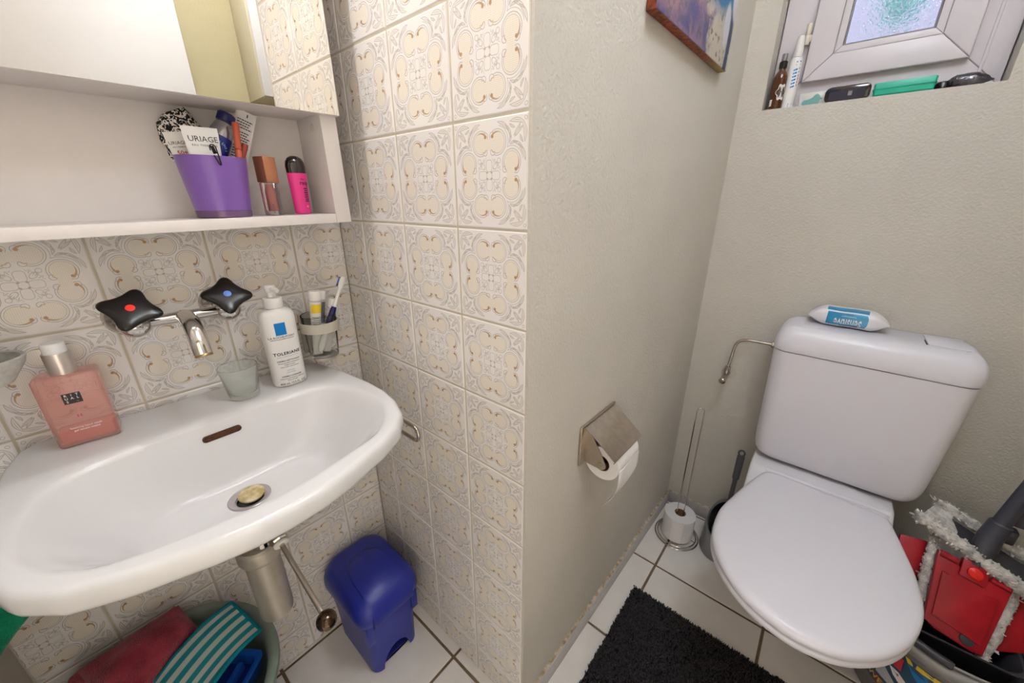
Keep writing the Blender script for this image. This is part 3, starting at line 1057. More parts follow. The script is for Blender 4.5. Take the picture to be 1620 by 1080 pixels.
mb.grid(lambda u, v: (-0.0145 + 0.029 * u, -0.003 * sin(pi * u) * (1 - v), 0.116 * v), 8, 10)
mb.grid(lambda u, v: (-0.0145 + 0.029 * u, 0.001 + 0.003 * sin(pi * u) * (1 - v), 0.116 * v), 8, 10)
obj('tube_sheet', mb, 'whitetube', lf)
mb = MB()
ff = lambda x, y: (x, -0.0006 - 0.003 * sin(pi * (x + 0.0145) / 0.029) * (1 - y / 0.116), y)
for k in range(15):
    y = 0.100 - 0.0042 * k - (0.003 if k > 3 else 0) - (0.003 if k > 8 else 0)
    x1 = 0.011 - 0.004 * ((k * 7) % 3) * 0.6
    x = -0.011
    while x < x1:
        w = 0.0022 + 0.0016 * ((k * 5 + int(x * 9000)) % 3) / 2
        put_rect(mb, x, min(x1, x + w), y, y + 0.0017, ff, 2)
        x += w + 0.0007
put_rect(mb, 0.001, 0.0026, 0.1065, 0.112, ff, 1)
obj('print_lines', mb, 'inkdark', lf)

# black hair clip hooked over the rim
hc = thing('hair_clip', 'black snap hair clip hooked over the rim of the purple pot', 'hair clip', (0.1390, -0.2445, 1.2500), rot=(radians(14), radians(4), 0))
hc.scale = (0.7, 0.7, 0.68)
mb = MB()
mb.tube(catmull([(0.001, -0.006, 0.010), (0.003, -0.0045, 0.0185), (0.003, 0.001, 0.0205), (0.002, 0.005, 0.0165), (0.001, 0.0045, 0.004), (0.0, 0.0018, -0.018), (0.0, 0.0, -0.0205), (0.0, -0.0018, -0.018), (0.001, -0.0040, 0.0)], 6), 0.00125, 8)
obj('clip_frame', mb, 'black', hc)
obj('clip_tongue', MB().box(-0.0004, 0.0004, -0.0035, 0.0035, 0.002, 0.018, 0.0003), 'black', hc)

# lip gloss
lg = thing('lip_gloss', 'clear lip gloss tube with bronze square cap standing beside the purple pot', 'lip gloss', (0.104, -0.168, 1.1611), rotz=radians(20))
w_ = 0.0105
obj('tube_clear', MB().box(-w_, w_, -w_, w_, 0, 0.053, 0.0012), 'clear', lg)
obj('gloss_fill', MB().lathe([(0.006, 0.007), (0.0066, 0.009), (0.0066, 0.038), (0.003, 0.050)], 18), 'gloss', lg)
obj('cap', MB().box(-w_ - 0.0012, w_ + 0.0012, -w_ - 0.0012, w_ + 0.0012, 0.0535, 0.094, 0.0008), 'rose', lg)
mb = MB()
sd = lambda x, y: (w_ + 0.0002, x, y)
for k in range(5):
    put_rect(mb, -0.0096, -0.0086, 0.004 + 0.003 * k, 0.0062 + 0.003 * k, sd, 1)
    put_rect(mb, -0.0075, -0.0065, 0.004 + 0.003 * k, 0.006 + 0.003 * k, sd, 1)
obj('print_marks', mb, 'inkdark', lg)
mb = MB()
sd2 = lambda x, y: (x, w_ + 0.0002, y)
put_rect(mb, -0.006, 0.006, 0.003, 0.010, sd2, 1)
obj('sticker', mb, 'inkwhite', lg)

# pink bottle
pk = thing('pink_bottle', 'small hot pink bottle with glossy black domed cap on the cabinet shelf', 'bottle', (0.100, -0.117, 1.1620), rotz=radians(90))
el = lambda w, d, z: [(w * cos(2 * pi * j / 32), d * sin(2 * pi * j / 32), z) for j in range(32)]
obj('bottle_body', MB().loft([el(0.0125, 0.0085, 0), el(0.0138, 0.0098, 0.0012), el(0.0165, 0.0112, 0.0695), el(0.0160, 0.0108, 0.070)]), 'hotpink', pk)
obj('cap', MB().loft([el(0.0165, 0.0111, 0.0703), el(0.0168, 0.0113, 0.074), el(0.0172, 0.0114, 0.081), el(0.0160, 0.0105, 0.0885), el(0.0125, 0.0085, 0.0945), el(0.0070, 0.005, 0.098), el(0.0006, 0.0006, 0.0990)]), 'blackcap', pk)
mb = MB()


def pkf(x, y):
    a_ = 0.0140 + 0.0027 * y / 0.07
    d_ = 0.0099 + 0.0014 * y / 0.07
    return (x, -d_ * sqrt(max(0.02, 1 - (x / a_) ** 2)) - 0.00025, y)


put_text(mb, 'the', 0.0052, pkf, 0.004, 0.060)
put_text(mb, 'rasp', 0.0098, pkf, 0.0065, 0.0535, 0.02)
for k in range(7):
    put_rect(mb, 0.0035 + 0.0008 * (k % 2), 0.0105, 0.043 - 0.0036 * k, 0.0451 - 0.0036 * k, pkf, 3)
obj('lettering', mb, 'labelblack', pk)
mb = MB()
put_rect(mb, 0.005, 0.008, 0.012, 0.0145, pkf, 2)
obj('yellow_mark', mb, 'inkyellow', pk)

# ------------------------------------------------------------------ washbasin
WCY = -0.337
half = [(0.004, 0.0), (0.004, 0.205), (0.010, 0.221), (0.06, 0.2335), (0.12, 0.243), (0.20, 0.2505), (0.255, 0.2505), (0.306, 0.2425), (0.356, 0.2235), (0.39, 0.193), (0.413, 0.150), (0.437, 0.08), (0.446, 0.04), (0.448, 0.0)]
outer = [(x, d) for x, d in half] + [(x, -d) for x, d in reversed(half[1:-1])]
hin = [(0.138, 0.0), (0.1385, 0.06), (0.1385, 0.11), (0.146, 0.160), (0.166, 0.190), (0.20, 0.2055), (0.24, 0.214), (0.295, 0.214), (0.336, 0.198), (0.362, 0.178), (0.385, 0.146), (0.400, 0.075), (0.407, 0.03), (0.408, 0.0)]
inner = [(x, d) for x, d in hin] + [(x, -d) for x, d in reversed(hin[1:-1])]
CC = (0.255, 0.0)
NA = 144
OA = by_angle(outer, CC, NA)
IA = by_angle(smooth_closed(inner, 120), CC, NA)
DR = (0.216, 0.0)       # drain


def mixr(A, B, t):
    return [(a[0] + (b[0] - a[0]) * t, a[1] + (b[1] - a[1]) * t) for a, b in zip(A, B)]


def scl(A, s, c=CC):
    return [(c[0] + (a[0] - c[0]) * s, c[1] + (a[1] - c[1]) * s) for a in A]


def ins(A, d):
    """move towards centre by d but keep the flat back on the wall"""
    out = []
    for x, y in A:
        v = Vector((x - CC[0], y))
        L_ = v.length
        k = max(0.0, (L_ - d) / L_)
        nx = CC[0] + v.x * k
        if x < 0.006:
            nx = x
        out.append((nx, v.y * k))
    return out


def z3(A, z, tilt=0.0):
    return [(x, y, z + tilt * x) for x, y in A]


RZ = 0.832
small = [(DR[0] + 0.075 * cos(2 * pi * k / NA), 0.085 * sin(2 * pi * k / NA)) for k in range(NA)]
botA = by_angle(smooth_closed([(0.163, 0), (0.166, 0.07), (0.19, 0.115), (0.225, 0.130), (0.265, 0.11), (0.292, 0.06), (0.30, 0), (0.292, -0.06), (0.265, -0.11), (0.225, -0.130), (0.19, -0.115), (0.166, -0.07)], 96), CC, NA)
drn = [(DR[0] + 0.030 * cos(atan2(a[1], a[0] - CC[0])), 0.030 * sin(atan2(a[1], a[0] - CC[0]))) for a in OA]
sym = lambda P_l: [p for p in P_l] + [(x, -y) for x, y in reversed(P_l[1:-1])]
und = by_angle(smooth_closed(sym([(0.05, 0), (0.06, 0.10), (0.14, 0.158), (0.23, 0.168), (0.30, 0.125), (0.338, 0.0)]), 96), CC, NA)
und2 = by_angle(smooth_closed(sym([(0.10, 0), (0.13, 0.10), (0.215, 0.148), (0.28, 0.105), (0.318, 0.0)]), 96), CC, NA)
und3 = by_angle(smooth_closed(sym([(0.15, 0), (0.17, 0.06), (0.22, 0.075), (0.27, 0.055), (0.295, 0.0)]), 96), CC, NA)
rings = [
    z3(und3, 0.692), z3(und2, 0.702), z3(und, 0.734), z3(mixr(und, OA, 0.5), 0.767), z3(mixr(und, OA, 0.8), 0.787), z3(ins(OA, 0.014), 0.7945), z3(ins(OA, 0.006), 0.798), z3(ins(OA, 0.002), 0.8025),
    z3(OA, 0.808), z3(OA, RZ - 0.012), z3(ins(OA, 0.0012), RZ - 0.007), z3(ins(OA, 0.0035), RZ - 0.003), z3(ins(OA, 0.007), RZ - 0.0008), z3(ins(OA, 0.011), RZ),
    z3(mixr(OA, IA, 0.72), RZ), z3(mixr(OA, IA, 0.9), RZ - 0.0006), z3(IA, RZ - 0.0035), z3(mixr(IA, botA, 0.06), RZ - 0.009), z3(mixr(IA, botA, 0.16), RZ - 0.022),
    z3(mixr(IA, botA, 0.42), RZ - 0.056), z3(mixr(IA, botA, 0.72), RZ - 0.089), z3(mixr(IA, botA, 0.92), RZ - 0.107), z3(mixr(botA, drn, 0.12), RZ - 0.114), z3(mixr(botA, drn, 0.5), RZ - 0.118), z3(drn, RZ - 0.1215), z3([(DR[0] + (x - DR[0]) * 0.68, y * 0.68) for x, y in drn], RZ - 0.1255), z3([(DR[0] + (x - DR[0]) * 0.66, y * 0.66) for x, y in drn], RZ - 0.142)]
basin = thing('washbasin', 'white ceramic washbasin fixed to the tiled wall under the mirror cabinet', 'washbasin', (0.0025, WCY, 0))
mb = MB().loft(rings, True, True)
obj('bowl', mb, 'ceramic', basin, 60)
# overflow slot
slot = []
for k in range(28):
    a_ = 2 * pi * k / 28
    cxs = 0.0225 if cos(a_) > 0 else -0.0225
    slot.append((cxs + 0.0058 * cos(a_), 0.0058 * sin(a_)))
ovT = Matrix.Translation((0.1416, 0.000, 0.806)) @ Matrix(((0, 0.09, 1, 0), (1, 0, 0, 0), (0, 0.99, -0.09, 0), (0, 0, 0, 1)))
obj('overflow_slot', MB().prism(slot, 0.0005, 0.0035, T=ovT), pm('rusty_slot', (86, 44, 14), 0.7, var=(160, 0.6)), basin)
dz = RZ - 0.1215
wst = obj('waste_ring', MB().lathe([(0.0305, 0.0004), (0.0315, 0.0012), (0.0305, 0.0020), (0.0215, -0.0015), (0.0200, -0.0075)], 40, T=Matrix.Translation((DR[0], 0, dz)), cap1=False, cap0=False), pm('waste_metal', (196, 186, 188), 0.3, metal=0.55, var=(50, 0.1)), basin)
obj('waste_hole', MB().lathe([(0.0001, -0.0085), (0.0193, -0.0085), (0.0193, -0.0035)], 32, T=Matrix.Translation((DR[0], 0, dz)), cap0=False, cap1=False), 'darkin', wst)
pl = obj('pop_up_plug', MB().lathe([(0.006, -0.003), (0.006, 0.006), (0.0185, 0.0075), (0.0195, 0.0095), (0.0190, 0.0115), (0.012, 0.0132), (0.0001, 0.0138)], 36, T=Matrix.Translation((DR[0] + 0.001, 0.003, dz - 0.0035)) @ Matrix.Rotation(radians(5), 4, 'Y'), cap1=False), pm('limescaled_plug', (222, 206, 168), 0.35, metal=0.4, var=(90, 0.35), dark=(186, 160, 104)), basin)

# trap and pop-up lever under the basin
trp = thing('bottle_trap', 'chrome bottle trap hanging under the washbasin against the tiles', 'siphon', (0.2, -0.343, 0))
obj('trap_bottle', MB().lathe([(0.0001, 0.420), (0.022, 0.4205), (0.0275, 0.425), (0.0285, 0.432), (0.0285, 0.566), (0.034, 0.570), (0.036, 0.576), (0.036, 0.598), (0.032, 0.602), (0.020, 0.6025)], 36, cap0=False), pm('dull_trap', (188, 180, 168), 0.42, metal=0.55, var=(30, 0.08)), trp, 40)
obj('inlet_pipe', MB().lathe([(0.0155, 0.603), (0.0155, 0.637), (0.022, 0.638), (0.022, 0.655), (0.017, 0.657), (0.017, 0.691)], 28, T=Matrix.Translation((0.014, 0.004, 0))), 'chrome', trp)
obj('outlet_pipe', MB().tube(catmull([(-0.012, 0.028, 0.585), (-0.03, 0.036, 0.585), (-0.10, 0.036, 0.585), (-0.198, 0.036, 0.585)]), 0.014, 16), 'steel', trp)
obj('wall_flange', MB().lathe([(0.030, 0), (0.030, 0.003), (0.016, 0.012)], 28, T=axis_T((-0.1975, 0.036, 0.585), (1, 0, 0))), 'steel', trp)
lv = thing('pop_up_lever', 'thin chrome pop-up waste lever ending in a dark ball under the washbasin', 'lever', (0, 0, 0))
A_, B_ = Vector((0.226, -0.322, 0.640)), Vector((0.398, -0.3178, 0.5640))
obj('rod', MB().tube([A_, B_], 0.0042, 12), 'chrome_w', lv)
dn = (B_ - A_).normalized()
obj('gland_nut', MB().lathe([(0.0125, -0.022), (0.0125, -0.002), (0.0145, 0.0), (0.0145, 0.014), (0.0125, 0.017), (0.005, 0.018)], 8, T=axis_T(A_ + dn * 0.020, dn)), 'chrome', lv, 20)
obj('white_washer', MB().lathe([(0.0118, 0), (0.0118, 0.004), (0.006, 0.0045)], 20, T=axis_T(A_ + dn * 0.0385, dn)), 'white', lv)
obj('ball_knob', MB().ball(B_ + dn * 0.006, 0.0155, 24, 14), pm('dark_chrome_ball', (96, 78, 66), 0.08, metal=1.0, var=(60, 0.5)), lv)

# ------------------------------------------------------------------ tap
tap = thing('wall_tap', 'chrome two-handled wall tap with black star knobs above the washbasin', 'tap', (0, -0.327, 1.0))
YL, YR = -0.064, 0.064
for nm, yk in (('wall_flange', YL), ('wall_flange', YR)):
    obj(nm, MB().lathe([(0.0315, 0.0005), (0.0315, 0.003), (0.027, 0.010), (0.019, 0.016), (0.016, 0.018)], 32, T=axis_T((0, yk, 0.002), (1, 0, 0))), 'chrome', tap)
for yk in (YL, YR):
    mb = MB()
    mb.tube(catmull([(0.014, yk, 0.002), (0.036, yk, 0.0), (0.058, yk * 0.98, 0.0)]), [0.0155] * 12 + [0.0195], 22)
    mb.ball((0.060, yk * 0.97, 0.0), 0.0215, 24, 14)
    mb.lathe([(0.0185, 0), (0.0175, 0.012), (0.0150, 0.020), (0.0120, 0.022)], 24, T=axis_T((0.063, yk * 0.97, 0.006), (0.62, 0.04, 0.78)))
    obj('valve_body', mb, 'chrome', tap)
mb = MB()
el2 = []
for k in range(9):
    y = YL * 0.97 + 0.012 + (YR * 0.97 * 2 - 0.024) * k / 8
    el2.append([(0.062 + 0.0105 * cos(2 * pi * j / 20), y, 0.0 + 0.0092 * sin(2 * pi * j / 20)) for j in range(20)])
mb.loft(el2)
obj('crossbar', mb, 'chrome', tap)
path = catmull([(0.058, 0.0, 0.0), (0.080, 0.0, 0.001), (0.105, -0.001, -0.001), (0.127, -0.002, -0.010), (0.142, -0.003, -0.027), (0.149, -0.003, -0.046)], 6)
mb = MB()
rr = []
for i, p in enumerate(path):
    t = (path[min(i + 1, len(path) - 1)] - path[max(i - 1, 0)]).normalized()
    side = Vector((0, 1, 0))
    upv = side.cross(t).normalized()
    s_ = i / (len(path) - 1)
    w, h = 0.0135 - 0.001 * s_, 0.0105 - 0.0005 * s_
    rr.append([p + side * (w * cos(2 * pi * j / 24)) + upv * (h * sin(2 * pi * j / 24)) for j in range(24)])
mb.loft(rr)
obj('spout', mb, 'chrome', tap)
tdir = (path[-1] - path[-2]).normalized()
obj('aerator', MB().lathe([(0.0118, 0), (0.0122, 0.001), (0.0122, 0.0035), (0.009, 0.004)], 24, T=axis_T(path[-1] + tdir * 0.0002, tdir)), pm('brass_rim', (176, 150, 110), 0.3, metal=1.0), tap)
for yk, dm in ((YL, 'reddot'), (YR, 'bluedot')):
    dirn = Vector((0.74, -0.02, 0.67)).normalized()
    base = Vector((0.063, yk * 0.97, 0.006)) + dirn * 0.014
    T = axis_T(base, dirn) @ Matrix.Rotation(radians(66 if yk < 0 else 80), 4, 'Z')
    star = []
    for k in range(60):
        a_ = 2 * pi * k / 60
        star.append((cos(a_), sin(a_), 1 + 0.165 * cos(4 * a_) + 0.03 * cos(8 * a_)))
    rings = []
    for sc_, z, lob in ((0.0165, 0.0, 0.2), (0.019, 0.003, 0.4), (0.0285, 0.016, 1.0), (0.0305, 0.020, 1.15), (0.0300, 0.0225, 1.15), (0.0275, 0.0242, 1.1), (0.018, 0.0256, 0.8), (0.0075, 0.0260, 0.1)):
        rings.append([(x * sc_ * (1 + (s_ - 1) * lob), y * sc_ * (1 + (s_ - 1) * lob), z) for x, y, s_ in star])
    kb = obj('star_knob', MB().loft(rings, True, True, T=T), 'black', tap, 50, label='black star knob with a %s dot' % ('red' if yk < 0 else 'blue'))
    obj('colour_dot', MB().lathe([(0.0058, 0.0258), (0.0056, 0.0266), (0.0001, 0.0269)], 24, T=T, cap1=False), dm, kb)

# ------------------------------------------------------------------ things on the basin ledge
LZ = RZ + 0.0006
lot = thing('lotion_bottle', 'white pump lotion bottle with a blue square label on the right of the basin ledge', 'bottle', (0.083, -0.1965, LZ), rotz=radians(87))
se = lambda w, d, z, p=2.6: [(w * abs(cos(2 * pi * j / 40)) ** (2 / p) * (1 if cos(2 * pi * j / 40) >= 0 else -1), d * abs(sin(2 * pi * j / 40)) ** (2 / p) * (1 if sin(2 * pi * j / 40) >= 0 else -1), z) for j in range(40)]
LW, LD = 0.0305, 0.0225
obj('bottle_body', MB().loft([se(LW - 0.004, LD - 0.004, 0), se(LW - 0.001, LD - 0.001, 0.002), se(LW, LD, 0.006), se(LW, LD, 0.142), se(LW - 0.001, LD - 0.0008, 0.148), se(LW - 0.005, LD - 0.003, 0.154), se(LW - 0.013, LD - 0.007, 0.1575, 2.2), se(0.0145, 0.0145, 0.159, 2)]), 'white', lot, 50)
obj('collar', MB().lathe([(0.0155, 0.1595), (0.0165, 0.161), (0.0165, 0.177), (0.0155, 0.179), (0.008, 0.1795)], 32), 'white', lot)
obj('pump_head', MB().lathe([(0.0075, 0.180), (0.0075, 0.190), (0.0092, 0.192), (0.0098, 0.196), (0.0095, 0.2005), (0.0075, 0.2025), (0.0001, 0.2032)], 24, cap1=False).tube([(0, -0.004, 0.1965), (0.004, -0.018, 0.1965), (0.0055, -0.024, 0.194)], [0.0052, 0.0042, 0.0036], 12), 'white', lot)


def lof(x, y):
    c = min(0.985, abs(x) / LW)
    return (x, -LD * (1 - c ** 2.6) ** (1 / 2.6) - 0.0003, y)


mb = MB()
put_rect(mb, -0.0125, 0.0065, 0.1085, 0.1330, lof, 8)
obj('blue_square', mb, 'inkblue', lot)
mb = MB()
put_text(mb, 'LA ROCHE-POSAY', 0.0056, lof, -0.003, 0.1045, 0.01)
put_text(mb, 'LABORATOIRE DERMATOLOGIQUE', 0.0026, lof, -0.003, 0.1003, 0.02)
obj('brand_lettering', mb, 'inkdark', lot)
mb = MB()
put_text(mb, 'TOLERIANE', 0.0083, lof, 0.0, 0.0705, 0.03, space=1.12)
obj('product_lettering', mb, 'inkdark', lot)
mb = MB()
put_text(mb, 'DERMO-NETTOYANT', 0.0042, lof, 0.0, 0.0555, 0.02)
put_text(mb, 'Peaux sensibles intolerantes', 0.0034, lof, 0.0, 0.0510, 0.01)
put_text(mb, 'Visage et yeux', 0.0034, lof, 0.0, 0.0470, 0.01)
put_text(mb, 'Sans savon, sans parfum', 0.0034, lof, 0.0, 0.0430, 0.01)
obj('small_print', mb, 'inkdark', lot)
mb = MB()
put_text(mb, 'DERMO-CLEANSER', 0.0042, lof, 0.0, 0.0225, 0.02)
put_text(mb, 'Cleanses and removes make-up', 0.0034, lof, 0.0, 0.0180, 0.01)
put_text(mb, 'Face and eyes', 0.0034, lof, 0.0, 0.0140, 0.01)
obj('small_print', mb, 'inkdark', lot)
mb = MB()
put_text(mb, '400 mL 13.5 FL. OZ', 0.0056, lof, 0.0, 0.0070, 0.01)
obj('volume_lettering', mb, 'inkdark', lot)
mb = MB()
put_text(mb, 'Nettoie et apaise les peaux sensibles', 0.0026, lof, 0.0, 0.0643, 0.01)
obj('pale_lettering', mb, 'inklight', lot)
mb = MB()
put_text(mb, 'LOTION', 0.0036, lof, 0.0, 0.0345, 0.01)
put_text(mb, 'sans rincage', 0.0034, lof, 0.0, 0.0305, 0.01)
obj('pale_lettering', mb, 'inklight', lot)

tum = thing('tooth_glass', 'empty cloudy glass tumbler standing on the basin ledge below the tap', 'glass', (0.080, -0.2775, LZ))
obj('glass_wall', MB().lathe([(0.0001, 0), (0.021, 0.0), (0.0238, 0.002), (0.0250, 0.010), (0.0318, 0.062), (0.0312, 0.063), (0.0300, 0.062), (0.0236, 0.014), (0.0205, 0.010), (0.0001, 0.0095)], 48, cap0=False, cap1=False), 'frost', tum)

soap = thing('soap_bottle', 'square pink liquid soap bottle with silver collar at the left of the basin ledge', 'bottle', (0.0500, -0.4795, LZ), rotz=radians(83.5))
obj('bottle_body', MB().box(-0.0335, 0.0335, -0.021, 0.021, 0, 0.1125, 0.005, 3), 'pinkglass', soap)
obj('soap_fill', MB().box(-0.029, 0.029, -0.017, 0.017, 0.006, 0.0265, 0.003), 'pinkliq', soap)
obj('collar', MB().lathe([(0.0138, 0.1115), (0.0148, 0.1128), (0.0148, 0.143), (0.0142, 0.1445), (0.0132, 0.1445), (0.0130, 0.1400)], 36), pm('satin_collar', (216, 206, 200), 0.3, metal=0.75), soap)
obj('pump_head', MB().lathe([(0.0115, 0.1405), (0.0126, 0.142), (0.0126, 0.157), (0.0118, 0.1592), (0.0001, 0.1597)], 32, cap1=False), 'white', soap)
sf = lambda x, y: (x, -0.0212, y)
mb = MB()
put_rect(mb, -0.0095, 0.0095, 0.0690, 0.0855, sf, 1)
lb = obj('black_label', mb, 'labelblack', soap)
sf2 = lambda x, y: (x, -0.0214, y)
mb = MB()
for r_, row in enumerate(('RIT', 'UAL', 'S')):
    for c_, ch in enumerate(row):
        put_text(mb, ch, 0.0048, sf2, -0.0058 + 0.0058 * c_, 0.0822 - 0.0050 * r_, 0.02)
put_text(mb, '...', 0.0045, sf2, 0.0045, 0.0726)
obj('white_letters', mb, 'inkwhite', lb)
mb = MB()
put_text(mb, 'foaming hand wash', 0.0044, sf, 0.002, 0.0300, 0.01)
put_text(mb, 'gel lavant mains', 0.0044, sf, 0.002, 0.0255, 0.01)
obj('white_lettering', mb, 'inkwhite', soap)
mb = MB()
for k in (-0.0022, 0.0012):
    put_rect(mb, k, k + 0.0006, 0.046, 0.0505, sf, 1)
    put_rect(mb, k - 0.0008, k + 0.0018, 0.0492, 0.0497, sf, 1)
    put_rect(mb, k - 0.0008, k + 0.0018, 0.0472, 0.0477, sf, 1)
obj('pink_sign', mb, 'inkmagenta', soap)

dish = thing('soap_dish', 'grey oval ceramic soap dish on the tiles at the left edge of the picture', 'soap dish', (0.056, -0.568, 0.945))
el3 = lambda a_, b_, z: [(a_ * cos(2 * pi * j / 40), b_ * sin(2 * pi * j / 40), z) for j in range(40)]
obj('dish_bowl', MB().loft([el3(0.020, 0.028, 0), el3(0.034, 0.045, 0.006), el3(0.047, 0.061, 0.030), el3(0.049, 0.064, 0.040), el3(0.0475, 0.062, 0.0415), el3(0.045, 0.059, 0.040)], True, False), 'dish', dish)
obj('dish_inside', MB().loft([el3(0.045, 0.059, 0.040), el3(0.038, 0.050, 0.026), el3(0.022, 0.032, 0.020)], False, True), 'dishin', dish)
obj('wall_bracket', MB().box(-0.0555, -0.030, -0.02, 0.02, 0.008, 0.040, 0.004), 'dish', dish)

# ------------------------------------------------------------------ cup holder, glass, brush and tubes
HX, HY = 0.070, -0.113
hol = thing('cup_holder', 'grey ring holder screwed to the tiles holding the toothbrush glass', 'holder', (HX, HY, 0.86))
mb = MB()
mb.lathe([(0.0362, 0.062), (0.0385, 0.063), (0.0385, 0.083), (0.0362, 0.084), (0.0358, 0.083), (0.0358, 0.063)], 44, cap0=False, cap1=False)
mb.loft([[(0.0362 * cos(2 * pi * j / 44), 0.0362 * sin(2 * pi * j / 44), 0.084) for j in range(44)], [(0.0362 * cos(2 * pi * j / 44), 0.0362 * sin(2 * pi * j / 44), 0.062) for j in range(44)]], False, False)
obj('ring', mb, 'greyplastic', hol)
obj('wall_plate', MB().box(-HX + 0.0005, -HX + 0.010, -0.018, 0.018, -0.005, 0.088, 0.003), 'greyplastic', hol)
obj('arm', MB().box(-HX + 0.0105, -0.0365, -0.012, 0.012, 0.064, 0.082, 0.002), 'greyplastic', hol)
obj('rest', MB().box(-HX + 0.0105, 0.020, -0.012, 0.012, -0.003, 0.002, 0.002).lathe([(0.0001, -0.003), (0.024, -0.003), (0.024, 0.002), (0.0001, 0.002)], 28, cap0=False, cap1=False), 'greyplastic', hol)
gl = thing('brush_glass', 'clear glass beaker in the wall holder with toothbrush and toothpaste', 'glass', (HX, HY, 0.8625))
obj('glass_wall', MB().lathe([(0.0001, 0), (0.026, 0), (0.0285, 0.002), (0.0350, 0.094), (0.0345, 0.095), (0.0336, 0.094), (0.0272, 0.008), (0.0255, 0.006), (0.0001, 0.006)], 48, cap0=False, cap1=False), 'glass', gl)


def paste(name, label, loc, rot, w, h, cap_r, extra):
    t = thing(name, label, 'toothpaste', loc, rot=rot, group='toothpaste tubes')
    rings = []
    for k in range(9):
        s_ = k / 8
        ww = w * (1 - 0.25 * s_)
        dd_ = 0.0014 + (cap_r * 0.9 - 0.0014) * s_ ** 0.7
        rings.append([(ww * cos(2 * pi * j / 28) * (1 - s_) + cap_r * 0.95 * cos(2 * pi * j / 28) * s_, dd_ * sin(2 * pi * j / 28), h * s_) for j in range(28)])
    rings.append([(cap_r * 0.6 * cos(2 * pi * j / 28), cap_r * 0.6 * sin(2 * pi * j / 28), h + 0.004) for j in range(28)])
    obj('tube_body', MB().loft(rings), 'whitetube', t)
    obj('cap', MB().lathe([(cap_r * 0.98, h + 0.0045), (cap_r * 1.02, h + 0.006), (cap_r * 0.98, h + 0.022), (cap_r * 0.9, h + 0.024)], 28), 'white', t)

    def front(x, y):
        s_ = max(0, min(1, y / h))
        dd_ = 0.0014 + (cap_r * 0.9 - 0.0014) * s_ ** 0.7
        ww = w * (1 - 0.25 * s_) * (1 - s_) + cap_r * 0.95 * s_
        return (x, -dd_ * sqrt(max(0.02, 1 - (x / ww) ** 2)) - 0.0004, y)
    extra(t, front)
    return t


def ex1(t, f):
    mb = MB()
    put_rect(mb, -0.010, 0.010, 0.094, 0.113, f, 8)
    obj('yellow_band', mb, 'inkyellow', t)
    mb = MB()
    for k in range(9):
        put_rect(mb, -0.009 + 0.001 * (k % 3), 0.0075 - 0.0015 * (k % 2), 0.084 - 0.0042 * k, 0.0855 - 0.0042 * k, f, 5)
    obj('print_lines', mb, 'inkgrey', t)


def ex2(t, f):
    mb = MB()
    put_rect(mb, -0.008, 0.008, 0.062, 0.112, f, 6)
    obj('silver_panel', mb, 'silver', t)


def ex3(t, f):
    mb = MB()
    put_rect(mb, -0.004, 0.005, 0.097, 0.107, f, 4)
    put_rect(mb, -0.007, 0.005, 0.045, 0.083, f, 4)
    obj('magenta_panel', mb, 'inkmagenta', t)
    mb = MB()
    for k in range(4):
        put_rect(mb, -0.006, 0.006 - 0.002 * (k % 2), 0.0855 + 0.0026 * k, 0.0866 + 0.0026 * k, f, 4)
    obj('print_lines', mb, 'inkgrey', t)


paste('toothpaste_tube', 'toothpaste tube with a yellow band, leftmost in the wall glass', (HX + 0.004, HY - 0.0155, 0.8705), (radians(1), radians(5.5), radians(84)), 0.0095, 0.116, 0.0122, ex1)
paste('toothpaste_tube', 'silver and white toothpaste tube at the back of the wall glass', (HX - 0.0135, HY - 0.004, 0.8705), (radians(-1), radians(10), radians(84)), 0.0090, 0.112, 0.0105, ex2)
paste('toothpaste_tube', 'white toothpaste tube with magenta panels, rightmost in the wall glass', (HX + 0.0015, HY + 0.0045, 0.8705), (radians(1), radians(15), radians(84)), 0.0085, 0.096, 0.0098, ex3)
tb = thing('toothbrush', 'blue and white toothbrush standing head up in the wall glass', 'toothbrush', (0, 0, 0))
p0, p1 = Vector((HX + 0.0150, HY - 0.0150, 0.880)), Vector((HX + 0.0215, HY + 0.0575, 1.0315))
dv = p1 - p0
pts = [p0 + dv * t for t in (0, 0.04, 0.14, 0.26, 0.34)]
obj('handle_end', MB().tube(pts, [0.003, 0.0058, 0.0066, 0.0060, 0.0052], 14), 'white', tb)
obj('grip', MB().tube([p0 + dv * t for t in (0.345, 0.40, 0.55, 0.60)], [0.0056, 0.0068, 0.0064, 0.005], 14), 'navy', tb)
obj('neck', MB().tube([p0 + dv * t for t in (0.605, 0.66, 0.78, 0.84)], [0.0048, 0.0044, 0.0032, 0.0032], 12), 'white', tb)
hT = axis_T(p0 + dv * 0.84, dv)
hd_ = obj('brush_head', MB().loft([[(0.0030 * cos(2 * pi * j / 20) * k_, 0.0058 * sin(2 * pi * j / 20) * k_, z) for j in range(20)] for k_, z in ((0.5, 0), (0.9, 0.004), (1.05, 0.012), (1.0, 0.022), (0.6, 0.0275))], T=hT), 'white', tb)
mb = MB()
mb2 = MB()
for i in range(6):
    for j in (-1, 0, 1):
        q = hT @ Vector((0.0035, 0.0032 * j, 0.006 + 0.0034 * i))
        q2 = hT @ Vector((0.0118, 0.0036 * j, 0.006 + 0.0034 * i))
        (mb if i > 1 else mb2).tube([q, q2], 0.0017, 6)
obj('blue_bristles', mb, 'inkblue', tb)
obj('navy_bristles', mb2, 'navy', tb)

